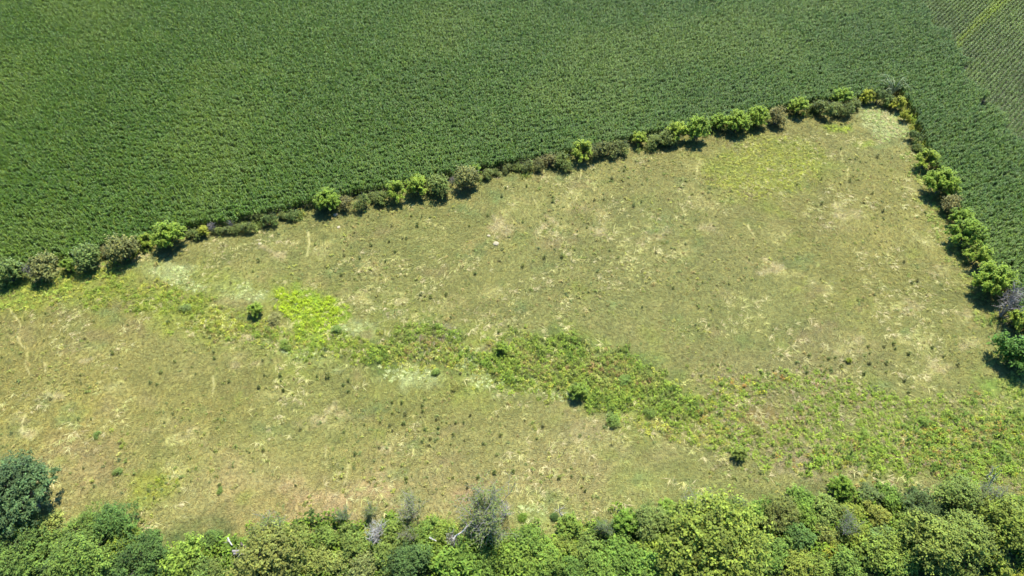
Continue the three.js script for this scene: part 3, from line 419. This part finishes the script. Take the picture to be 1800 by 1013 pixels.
const rightHedge = [['g', 1565, 178, 20], ['y', 1580, 181, 24], ['y', 1592, 203, 18], ['g', 1607, 238, 20], ['r', 1616, 258, 16], ['l', 1630, 279, 34], ['p', 1645, 292, 15], ['L', 1658, 320, 56], ['p', 1671, 357, 32], ['l', 1693, 382, 36], ['L', 1703, 410, 58], ['l', 1722, 447, 40], ['L', 1750, 490, 68], ['d', 1781, 534, 50], ['l', 1787, 561, 42], ['b', 1798, 614, 64]];
const LOOK = {
  l: ['lime', ['#98b046', '#8ca842', '#a2b64a'], 'tree', 'tree', 'bright lime green young tree', 'lime green tree'], L: ['limebig', ['#96b044', '#8eaa42'], 'tree', 'tree', 'bright lime green young tree', 'lime green tree'],
  r: ['rose', ['#889656', '#82924e', '#7e904a'], 'shrub', 'shrub', 'low rounded grey green thorny shrub', 'grey green shrub'], g: ['rose', ['#7c9250', '#728a48'], 'shrub', 'shrub', 'dense dark green shrub', 'dark green shrub'],
  p: ['rose', ['#8b9058', '#848e54', '#92905e'], 'shrub', 'shrub', 'pinkish olive rounded shrub', 'pinkish olive shrub'], d: ['dead', ['#888888'], 'shrub', 'shrub', 'bare grey brown dead shrub', 'dead shrub'],
  y: ['lime', ['#aeb648', '#a8b040'], 'shrub', 'shrub', 'small yellow green leafy shrub', 'yellow green shrub'], b: ['bush', ['#67903c'], 'tree', 'tree', 'large dark green bushy tree', 'dark green tree'],
};
function hedge(list, where, from) {
  const limes = list.filter((h) => 'lL'.includes(h[0])).length; let n = 0; const seen = {};
  const seg = list.map((h) => { const s = 'lL'.includes(h[0]) ? -1 : n; if (s < 0) n++; return s; }), total = {};
  list.forEach((h, k) => { if (seg[k] >= 0) { const key = seg[k] + LOOK[h[0]][5]; total[key] = (total[key] ?? 0) + 1; } });
  let ln = 0;
  list.forEach(([t, x, y, w], k) => {
    const L = LOOK[t]; let label;
    if ('lL'.includes(t)) label = `bright lime green tree in the ${where}, ${ORD[ln++]} lime tree from ${from}`;
    else {
      const key = seg[k] + L[5]; seen[key] = (seen[key] ?? 0) + 1; const s = seg[k];
      const place = s === 0 ? 'before the first lime tree' : s === limes ? 'past the last lime tree' : `after the ${ORD[s - 1]} lime tree`;
      label = `${total[key] > 1 ? ORD[seen[key] - 1] : 'only'} ${L[5]} ${place} from ${from}, ${where}`;
    }
    const lime = L[0] === 'lime' || L[0] === 'limebig';
    plant(L[0], x, y + (lime ? 0 : 1), w * (lime ? 1.12 : 1.28), pick(turnSeed, L[1]), L[2], L[3], label, lime ? 1.05 : 1.15, t === 'd' ? greyWood : barkMat, lime ? 0.9 : 0.85);
  });
}
hedge(farHedge, 'far hedge', 'the left');
hedge(rightHedge, 'right hedge', 'the top');
// pale arching branches at the far corner
{
  const t = new THREE.Group(), w = new MB(), m = new MB(), r = rng(161), c = at(1566, 168);
  for (let k = 0; k < 26; k++) { const a = -0.5 + (r() - 0.5) * 4.2 - 1.2, l = 1.4 + 2.6 * r(), h = 1.6 + 1.5 * r(), d = V(Math.cos(a), 0, Math.sin(a)); const p = [V(0, 0, 0), V(d.x * l * 0.3, h * 0.8, d.z * l * 0.3), V(d.x * l * 0.65, h * 1.1, d.z * l * 0.65), V(d.x * l, h * 0.85, d.z * l), V(d.x * l * 1.15, h * 0.55, d.z * l * 1.15)]; w.tube(p, [0.06, 0.05, 0.04, 0.03, 0.012], 4, grey(0.9 + 0.3 * r())); for (let e = 0; e < 22; e++) { const f = 1 + r() * 2.9, i = Math.floor(f), b = p[i].clone().lerp(p[i + 1], f - i); leafAt(m, r, b, V(d.x, 0.5, d.z), 0.16, 1); } }
  const a = lit(new THREE.Mesh(w.geo(), new THREE.MeshStandardMaterial({ color: new THREE.Color().setRGB(0.36, 0.4, 0.2), roughness: 0.9 }))), b = lit(new THREE.Mesh(m.geo(), leafMat('#b4c494'))); a.name = 'branch'; b.name = 'foliage'; t.add(a, b); t.name = numbered('shrub'); t.position.copy(c); scene.add(t);
  tag(t, 'pale grey green shrub of long arching branches at the far corner', 'shrub');
}
// the belt of trees along the bottom: kind, x, y, width, colour, height factor
const belt = [
  ['giant', 34, 868, 122, '#64825a', 1, 'dark'], ['broad', 4, 892, 66, '#8aa04a', 1, 'olive'], ['bush', 44, 918, 46, '#9aa868', 1, 'pale'], ['bush', 80, 920, 44, '#bcbf70', 1.1, 'pale'], ['bush', 120, 936, 38, '#c2c57c', 1, 'pale'], ['bush', 10, 936, 50, '#688a48', 1, 'green'],
  ['broad', 158, 930, 64, '#83a048', 0.9, 'green'], ['broad', 202, 920, 58, '#688c48', 1, 'dark'], ['bush', 210, 950, 52, '#9fb23e', 1, 'lime'], ['broad', 40, 972, 84, '#6f8f44', 0.9, 'green'], ['bush', 92, 966, 56, '#84a04a', 1, 'green'], ['broad', 143, 984, 84, '#7a9844', 0.9, 'green'], ['bush', 186, 990, 56, '#86a44a', 1, 'green'], ['broad', 248, 985, 74, '#5f7f40', 1, 'dark'], ['bush', 110, 1006, 70, '#5d7c40', 1, 'dark'], ['bush', 24, 1008, 70, '#64844a', 1, 'dark'], ['bush', 200, 1016, 70, '#5f8040', 1, 'dark'],
  ['bush', 312, 982, 74, '#9cb846', 0.9, 'lime'], ['bush', 290, 1004, 64, '#93b044', 0.9, 'lime'], ['bush', 345, 1006, 52, '#7f9850', 0.9, 'green'], ['bush', 352, 978, 32, '#b3b24c', 0.8, 'lime'], ['bush', 372, 950, 34, '#6f8c4c', 0.8, 'green'], ['bush', 402, 960, 36, '#82a63e', 0.7, 'lime'], ['bush', 372, 1004, 42, '#8a9454', 0.9, 'olive'], ['bush', 436, 950, 26, '#7fa044', 0.7, 'green'],
  ['sparse', 475, 930, 46, '#8c9e62', 1, 'grey'], ['broad', 466, 982, 96, '#9c9658', 0.8, 'olive'], ['bush', 505, 994, 64, '#949a56', 1, 'olive'], ['bush', 515, 950, 54, '#98a058', 0.9, 'olive'], ['bush', 560, 985, 54, '#b2b468', 0.9, 'pale'], ['bush', 567, 952, 48, '#8ca04e', 0.9, 'green'], ['sparse', 603, 906, 28, '#7f9468', 1.1, 'grey'], ['sparse', 650, 898, 28, '#7d8c48', 1, 'olive'], ['bush', 592, 990, 46, '#b4ba6c', 0.9, 'pale'], ['bush', 637, 1000, 54, '#a0a274', 0.9, 'pale'], ['bush', 618, 955, 54, '#87964c', 0.9, 'olive'],
  ['dead', 660, 940, 40, '#888888', 1, 'dead'], ['bush', 682, 980, 54, '#86984e', 1, 'olive'], ['bush', 700, 938, 52, '#8c9c4c', 0.9, 'olive'], ['sparse', 718, 895, 44, '#a2a47a', 0.8, 'grey'], ['bush', 745, 938, 54, '#82a044', 0.9, 'green'], ['sparse', 716, 944, 28, '#9a9470', 1, 'olive'], ['broad', 718, 990, 64, '#5f7c48', 0.9, 'dark'], ['bush', 778, 940, 50, '#98ae46', 0.9, 'lime'], ['dead', 797, 950, 30, '#888888', 0.9, 'dead'], ['bush', 810, 990, 80, '#80a63e', 0.9, 'green'], ['bush', 850, 990, 54, '#6f9040', 0.9, 'green'], ['bush', 760, 985, 46, '#8fae44', 0.9, 'lime'],
  ['willow', 856, 905, 92, '#95a070', 1.05, 'grey'], ['dead', 890, 898, 26, '#888888', 1.1, 'dead'], ['bush', 919, 909, 15, '#8cb040', 0.9, 'lime'], ['bush', 975, 909, 14, '#5d7c44', 0.9, 'dark'], ['bush', 926, 958, 62, '#74963e', 0.9, 'green'], ['lime', 1002, 928, 48, '#93ac48', 0.9, 'lime'], ['bush', 995, 958, 44, '#a6b254', 0.8, 'pale'], ['bush', 1028, 961, 46, '#8a9c50', 0.9, 'olive'], ['sparse', 1062, 930, 30, '#8a9c70', 1.3, 'grey'], ['bush', 908, 988, 72, '#92b044', 0.9, 'lime'], ['bush', 962, 992, 62, '#84a442', 0.9, 'green'], ['bush', 1052, 994, 62, '#86a848', 0.9, 'green'], ['bush', 1010, 1004, 50, '#6f9040', 0.9, 'dark'],
  ['limebig', 1104, 918, 50, '#8cb43e', 0.9, 'lime'], ['broad', 1144, 917, 54, '#8f9c60', 0.9, 'olive'], ['bush', 1177, 900, 42, '#90b044', 1, 'lime'], ['bush', 1200, 918, 42, '#a3a468', 1, 'pale'], ['sparse', 1215, 886, 40, '#95a870', 0.7, 'grey'], ['sparse', 1244, 884, 40, '#9aaa6a', 0.7, 'grey'], ['bush', 1297, 886, 28, '#74885a', 0.9, 'dark'], ['giant', 1256, 952, 160, '#a3b048', 0.85, 'lime'], ['bush', 1148, 967, 54, '#a3b446', 0.8, 'lime'], ['bush', 1096, 980, 72, '#7ba444', 0.8, 'green'], ['bush', 1150, 1002, 72, '#83ac48', 0.8, 'green'], ['bush', 1210, 1004, 40, '#7fa044', 0.8, 'green'], ['bush', 1303, 990, 60, '#97ac4c', 0.9, 'lime'], ['bush', 1340, 985, 52, '#78a046', 0.9, 'green'],
  ['bush', 1335, 894, 46, '#84a844', 1, 'green'], ['broad', 1370, 902, 54, '#98985a', 1, 'olive'], ['bush', 1408, 878, 42, '#87ac48', 0.9, 'green'], ['bush', 1420, 903, 42, '#92b244', 0.9, 'lime'], ['limebig', 1480, 856, 42, '#96ba3c', 1.15, 'lime'], ['bush', 1457, 897, 52, '#9cae60', 0.9, 'pale'], ['bush', 1497, 897, 38, '#acb244', 0.9, 'lime'], ['bush', 1528, 868, 38, '#7f8f66', 0.9, 'grey'], ['bush', 1561, 872, 40, '#7fa442', 0.9, 'green'], ['bush', 1402, 940, 54, '#638644', 0.9, 'dark'], ['bush', 1453, 934, 40, '#aaac62', 0.9, 'pale'], ['sparse', 1488, 923, 36, '#6f8648', 1, 'dark'], ['bush', 1543, 903, 40, '#aeab50', 0.9, 'olive'], ['bush', 1510, 940, 44, '#aab648', 0.9, 'lime'], ['bush', 1546, 943, 48, '#7a945e', 0.9, 'grey'], ['bush', 1402, 992, 54, '#aeb650', 0.9, 'pale'], ['bush', 1469, 972, 38, '#c0ba3c', 0.9, 'yellow'], ['bush', 1492, 990, 54, '#84a44a', 0.9, 'green'], ['bush', 1546, 980, 62, '#97ac4a', 0.9, 'lime'], ['bush', 1368, 968, 54, '#7fa24a', 0.9, 'green'], ['bush', 1435, 1000, 46, '#93a648', 0.9, 'olive'],
  ['broad', 1620, 887, 50, '#6d8456', 0.9, 'dark'], ['broad', 1682, 874, 66, '#8c9c58', 0.95, 'olive'], ['twig', 1742, 872, 44, '#7f8774', 1, 'grey'], ['broad', 1641, 948, 92, '#9aa652', 0.85, 'olive'], ['broad', 1690, 952, 84, '#93a452', 0.9, 'olive'], ['bush', 1716, 925, 50, '#7c8a5a', 1, 'grey'], ['bush', 1720, 947, 26, '#b8ba48', 1.3, 'yellow'], ['broad', 1780, 926, 92, '#8f9a3c', 0.9, 'yellow'], ['bush', 1747, 978, 60, '#aab84c', 0.9, 'lime'], ['bush', 1597, 928, 50, '#93a84c', 0.9, 'olive'], ['bush', 1563, 962, 60, '#9db04a', 0.9, 'lime'], ['bush', 1600, 985, 50, '#7fa04a', 0.8, 'green'], ['bush', 1660, 990, 50, '#7a9a4a', 0.6, 'green'],
];
const HUE = { dark: 'dark green', olive: 'olive green', pale: 'pale yellowish green', green: 'mid green', lime: 'lime green', grey: 'thin grey green', dead: 'bare grey dead', yellow: 'golden yellow green' };
{
  const rows = [[0, 925, 'pasture edge'], [925, 966, 'middle'], [966, 2000, 'bottom edge']], count = {};
  const order = belt.map((b, k) => k).sort((a, b) => belt[a][1] - belt[b][1]), label = [];
  const key = (b) => { const tree = ['broad', 'giant', 'willow', 'limebig'].includes(b[0]); return [b[6], tree ? 'tree' : 'shrub', rows.findIndex((r) => b[2] >= r[0] && b[2] < r[1])]; };
  const tot = {}; for (const b of belt) { const s = key(b).join(); tot[s] = (tot[s] ?? 0) + 1; }
  for (const k of order) { const kk = key(belt[k]), s = kk.join(); count[s] = (count[s] ?? 0) + 1; label[k] = `${tot[s] > 1 ? ORD[count[s] - 1] : 'only'} ${HUE[kk[0]]} ${kk[1]} from the left, ${rows[kk[2]][2]} of the tree belt`; }
  belt.forEach((b, k) => { const kk = key(b); const kind = b[0] === 'twig' ? 'sparse' : b[0]; plant(kind, b[1], b[2], b[3] * 1.12, '#' + new THREE.Color(b[4]).lerp(new THREE.Color('#88a24a'), b[6] === 'dark' ? 0.15 : 0.42).getHexString(), kk[1], kk[1], label[k], b[5], ['sparse', 'willow', 'twig'].includes(b[0]) ? greyWood : b[0] === 'dead' ? paleWood : barkMat, 0.8); });
}
// shrubs standing alone in the pasture
for (const [kind, x, y, w, hex, label] of [
  ['lime', 447, 544, 28, '#93b23c', 'lime green bush standing alone left of the lime weed patch'], ['rose', 325, 541, 18, '#6d8460', 'small grey green bush alone in the yellow weeds at left'], ['lime', 881, 612, 22, '#8fae3e', 'small bright green bush at the top of the brushy thicket'],
  ['lime', 1016, 688, 30, '#7c9c3e', 'dark green bush at the lower edge of the brushy thicket'], ['rose', 1098, 668, 22, '#6f8f54', 'rounded green bush inside the right part of the thicket'], ['rose', 1077, 737, 26, '#66864c', 'low dark green bush just below the thicket in dry grass'],
  ['rose', 1140, 726, 20, '#6d8c4c', 'small dark bush at the lower right edge of the thicket'], ['lime', 1300, 797, 24, '#86964c', 'olive green bush alone in the lower right weeds'], ['rose', 592, 578, 18, '#76905a', 'small dark bush at the lower right corner of the lime patch'], ['rose', 170, 765, 14, '#6a8a50', 'small dark green bush alone in the left pasture'],
  ['rose', 797, 677, 18, '#a69a6a', 'tan straw coloured bush below the thicket'], ['rose', 766, 654, 14, '#6d8a4c', 'small dark green bush in the pale grass streak'], ['rose', 482, 560, 24, '#988a72', 'reddish brown low shrub beside the lone lime bush'], ['rose', 503, 606, 22, '#7b9644', 'low green shrub below the reddish brown shrub'],
  ['rose', 1520, 762, 20, '#7d9c44', 'bright green bush in the right hand weeds'], ['rose', 1625, 740, 18, '#6f8c44', 'dark green bush near the right edge weeds'], ['lime', 1493, 634, 10, '#b2be44', 'tiny yellow green bush among dark weeds at right'], ['rose', 205, 830, 16, '#6f8a58', 'grey green bush among dry grass above the lower left trees'], ['rose', 385, 862, 12, '#65824c', 'tiny dark bush above the fallen logs'], ['rose', 1330, 755, 18, '#857d54', 'brownish green bush in the reddish weeds'],
]) plant(kind, x, y, w * 1.15, '#' + new THREE.Color(hex).lerp(new THREE.Color('#8a9a48'), 0.5).getHexString(), 'shrub', 'shrub', label, kind === 'rose' ? 0.85 : 1, barkMat, kind === 'rose' ? 1.2 : 0.98);
// dark weeds dotted over the pasture: one built, the rest copies
{
  const r = rng(171), protos = [];
  for (let k = 0; k < 4; k++) { const m = new MB(), w = new MB(); limb(w, V(0, 0, 0), V(0.03, 0.5, 0), 0.018, 0.01, r, 4); for (let c = 0; c < 60; c++) { const y = 0.04 + 0.6 * r(), a = r() * 6.28, s = 0.34 * Math.sqrt(1.05 - y / 0.7) * (0.4 + 0.6 * r()); leafAt(m, r, V(Math.cos(a) * s, y, Math.sin(a) * s), V(Math.cos(a), 0.3, Math.sin(a)), 0.19, 1, 1.1); } protos.push([w.geo(), m.geo()]); }
  const cols = ['#7a8a4a', '#82904c', '#868f4c', '#74844a', '#949f54', '#8b8c58'];
  const spots = [[857, 378, 8], [972, 353, 8], [972, 345, 6], [733, 396, 8], [688, 396, 7], [695, 441, 7], [677, 458, 8], [600, 482, 7], [835, 480, 9], [957, 452, 10], [988, 450, 9], [1010, 438, 8], [919, 467, 9], [1032, 399, 8], [1045, 351, 6], [1062, 349, 6], [1076, 314, 9], [1097, 299, 6], [1114, 361, 7], [1128, 354, 7], [882, 344, 8], [919, 389, 7], [825, 396, 6], [756, 381, 7], [722, 364, 6], [723, 378, 7], [647, 379, 6], [741, 379, 6], [684, 423, 8], [707, 418, 6], [714, 418, 6], [652, 431, 7], [632, 453, 6], [604, 448, 7], [568, 390, 7], [786, 343, 6], [823, 342, 6], [926, 326, 6], [882, 323, 6], [889, 329, 6],
    [454, 458, 8], [444, 476, 6], [405, 496, 6], [375, 618, 8], [376, 629, 8], [306, 635, 7], [209, 640, 6], [141, 658, 7], [42, 561, 6], [79, 550, 6], [461, 633, 6], [464, 659, 6], [402, 670, 7], [498, 685, 8], [455, 680, 8], [343, 656, 6], [336, 644, 6], [295, 565, 8], [498, 605, 7], [492, 659, 10], [2, 627, 7], [164, 565, 6], [223, 570, 6], [197, 620, 8], [282, 654, 9], [263, 672, 8], [275, 675, 8],
    [612, 687, 10], [689, 706, 8], [706, 707, 8], [742, 713, 8], [712, 727, 9], [685, 747, 7], [668, 741, 7], [709, 744, 9], [767, 736, 7], [801, 742, 8], [815, 742, 7], [756, 770, 10], [770, 752, 8], [797, 763, 9], [816, 773, 6], [880, 764, 8], [849, 779, 8], [944, 770, 8], [827, 729, 7], [624, 797, 8], [666, 785, 7], [714, 841, 9], [840, 838, 10], [869, 830, 10], [796, 839, 9], [822, 856, 7], [902, 828, 10], [983, 839, 9], [1005, 837, 8], [1026, 840, 7], [1029, 862, 7], [922, 738, 7], [954, 748, 8], [519, 853, 7], [462, 790, 7], [472, 791, 6], [438, 795, 6], [408, 819, 6], [497, 686, 8], [528, 754, 7], [742, 775, 7], [747, 754, 8], [792, 780, 6], [785, 742, 6],
    [1527, 608, 8], [1530, 620, 7], [1457, 630, 9], [1469, 628, 7], [1423, 625, 8], [1443, 643, 7], [1450, 653, 8], [1461, 650, 7], [1480, 643, 9], [1529, 638, 9], [1559, 638, 9], [1559, 653, 7], [1555, 608, 8], [1572, 603, 9], [1598, 621, 9], [1591, 668, 8], [1598, 690, 8], [1494, 317, 7], [1479, 260, 6], [1543, 274, 8], [1534, 339, 6], [1553, 370, 7], [1445, 357, 7], [1444, 314, 7], [1402, 323, 7], [1443, 490, 6], [1613, 493, 9], [1604, 496, 7], [1590, 459, 8], [1494, 666, 7], [1419, 654, 7],
    [740, 517, 8], [757, 521, 8], [784, 517, 8], [792, 557, 8], [894, 572, 7], [910, 569, 6], [877, 584, 8], [1000, 596, 8], [454, 681, 7], [603, 676, 10], [612, 668, 8], [576, 661, 11], [557, 661, 9], [493, 668, 7], [809, 656, 8], [572, 614, 10], [689, 725, 7], [743, 722, 8], [1184, 505, 7], [1251, 544, 6], [1129, 539, 6], [640, 746, 7], [1263, 641, 8], [1233, 660, 7], [1275, 640, 6], [1332, 644, 6], [1339, 655, 7], [1361, 650, 7], [1373, 651, 6], [1400, 637, 6], [1273, 752, 7], [1360, 801, 9], [1280, 790, 8], [1430, 714, 8], [137, 735, 8], [160, 735, 6], [288, 741, 6], [303, 727, 6], [145, 822, 8], [210, 778, 8], [235, 832, 7], [260, 862, 8], [270, 875, 8], [385, 852, 8], [334, 805, 7], [88, 700, 7], [1575, 612, 8], [1640, 610, 8], [1660, 625, 8], [1685, 640, 8], [1520, 656, 8]];
  console.log('weeds', spots.length);
  spots.forEach(([x, y, w]) => {
    const t = new THREE.Group(), p = protos[Math.floor(r() * 4)], c = at(x, y, 0.3), s = w * (0.7 + 0.35 * r()) / pxm(x, y) / 0.72; t.name = numbered('weed'); t.position.set(c.x, 0, c.z); t.rotation.y = r() * 6.28; t.scale.set(s, s * (0.9 + 0.5 * r()), s); scene.add(t);
    const a = lit(new THREE.Mesh(p[0], barkMat)), b = lit(new THREE.Mesh(p[1], leafMat(cols[Math.floor(r() * 6)], 0.85))); a.name = 'stem'; b.name = 'foliage'; t.add(a, b);
    const [where, near] = x > 1380 ? (y < 420 ? ['near the upper right corner of the pasture', 'upper right corner'] : y < 560 ? ['on the open slope beside the right hedge', 'right slope'] : ['at right, just above the rough tan weeds', 'right weeds'])
      : x < 350 ? (y < 700 ? ['in the dry grass at the left end', 'left end'] : ['above the trees at lower left', 'lower left']) : y > 680 ? (x > 580 ? ['between the brushy thicket and the bottom trees', 'lower middle'] : ['in the lower left dry grass right of the big trees', 'lower left middle'])
      : x > 1150 ? ['right of the brushy thicket', 'right of the thicket'] : y < 420 ? (x < 800 ? ['just below the left half of the far hedge', 'far hedge left'] : ['just below the middle of the far hedge', 'far hedge middle'])
      : y < 500 ? ['in the open middle of the pasture', 'open middle'] : x < 520 ? ['around the yellow weeds left of the lime patch', 'left of the lime patch'] : ['around the edges of the brushy thicket', 'thicket edge'];
    tag(t, `small dark green weed standing ${where}`, 'weed', 'dark weeds, ' + near);
  });
}
// logs, poles and pale stones
function logs(list) {
  for (const [x0, y0, x1, y1, r0, lift, label, mat] of list) {
    const r = rng(Math.round(x0 * 7 + y0)), a = at(x0, y0, lift), b = at(x1, y1, lift + 0.15), t = new THREE.Group(), m = new MB(), n = 7, pts = [], rad = []; a.sub(b); const L = a.clone(); 
    for (let k = 0; k <= n; k++) { const f = k / n; pts.push(V(L.x * (1 - f) + (r() - 0.5) * 0.12, L.y * (1 - f) + (r() - 0.5) * 0.08, L.z * (1 - f) + (r() - 0.5) * 0.12)); rad.push(r0 * lerp(1, 0.65, f) * (0.9 + 0.2 * r())); }
    m.tube(pts, rad, 9, grey(1)); const s = new MB(); for (let k = 0; k < 3; k++) { const q = pts[2 + k]; s.tube([q, V(q.x + (r() - 0.5) * 0.8, q.y + 0.4 * r() + 0.1, q.z + (r() - 0.5) * 0.8)], [r0 * 0.3, r0 * 0.12], 5, grey(0.9)); }
    const u = lit(new THREE.Mesh(m.geo(), mat)), v = lit(new THREE.Mesh(s.geo(), mat)); u.name = 'trunk'; v.name = 'branch'; t.add(u, v); t.name = numbered('log'); t.position.set(b.x, b.y, b.z); scene.add(t); tag(t, label, 'log');
  }
}
logs([[408, 970, 434, 968, 0.16, 1.0, 'upper of two grey fallen logs lying level in the brush at lower left', greyWood], [410, 974, 432, 974, 0.15, 0.9, 'lower of two grey fallen logs lying level in the brush at lower left', greyWood], [434, 965, 422, 954, 0.14, 1.0, 'dark fallen log slanting above the two level logs', barkMat], [400, 946, 407, 959, 0.1, 1.1, 'short pale leaning log in the brush left of the fallen logs', paleWood], [426, 996, 413, 1012, 0.07, 1.6, 'thin pale pole slanting down to the bottom edge at lower left', paleWood], [796, 948, 830, 918, 0.09, 2.4, 'long pale bare branch leaning up beside the big grey green tree', paleWood], [755, 946, 768, 952, 0.07, 2.2, 'short white bare branch among the middle belt shrubs', paleWood]]);
for (const [x, y, h, label] of [[991, 900, 2.2, 'pale thin dead stem standing at the pasture edge right of the grassy gap'], [1755, 842, 3.8, 'tall thin white dead stem standing above the trees at lower right'], [1742, 830, 2.6, 'shorter thin white dead stem left of the tall one at lower right']]) {
  const t = new THREE.Group(), w = new MB(), s = new MB(), r = rng(x), p = limb(w, V(0, 0, 0), V(-0.5, h, -0.2), 0.09, 0.025, r, 6); for (let k = 0; k < 8; k++) { const q = p[1 + Math.floor(r() * 3)], d = dirOn(r, 1); limb(s, q, V(q.x + d.x * 0.9, q.y + d.y * 0.9, q.z + d.z * 0.9), 0.025, 0.008, r, 3); }
  const a = lit(new THREE.Mesh(w.geo(), paleWood)), b = lit(new THREE.Mesh(s.geo(), paleWood)); a.name = 'trunk'; b.name = 'branch'; t.add(a, b); t.name = numbered('dead_tree'); const c = at(x, y, h / 2); t.position.set(c.x, 0, c.z); scene.add(t); tag(t, label, 'dead tree');
}
for (const [x, y, w, label] of [[872, 429, 10, 'largest pale cream stone lying alone in the middle of the pasture'], [590, 378, 8, 'pale cream stone at the hedge foot beside a lime green tree'], [457, 429, 6, 'small pale stone in the grass below the dark hedge shrubs'], [595, 400, 6, 'small pale stone below the one beside the lime tree'], [859, 415, 6, 'small pale stone just above the largest one']]) {
  const r = rng(x), g = new THREE.IcosahedronGeometry(0.5, 3), p = g.attributes.position; for (let k = 0; k < p.count; k++) { const a = p.getX(k), b = p.getY(k), c = p.getZ(k), s = 0.75 + 0.5 * fbm(a * 2.4 + x, c * 2.4 + b * 2, 3); p.setXYZ(k, a * s, b * s * 0.5, c * s); } g.computeVertexNormals();
  const m = lit(new THREE.Mesh(g, new THREE.MeshStandardMaterial({ color: new THREE.Color().setRGB(0.42, 0.35, 0.2), roughness: 0.95 }))); m.name = numbered('stone'); const s = w / pxm(x, y), c = at(x, y); m.scale.setScalar(s); m.position.set(c.x, 0.1 * s, c.z); m.rotation.y = r() * 6; scene.add(m); tag(m, label, 'stone');
}

renderer.render(scene, camera);
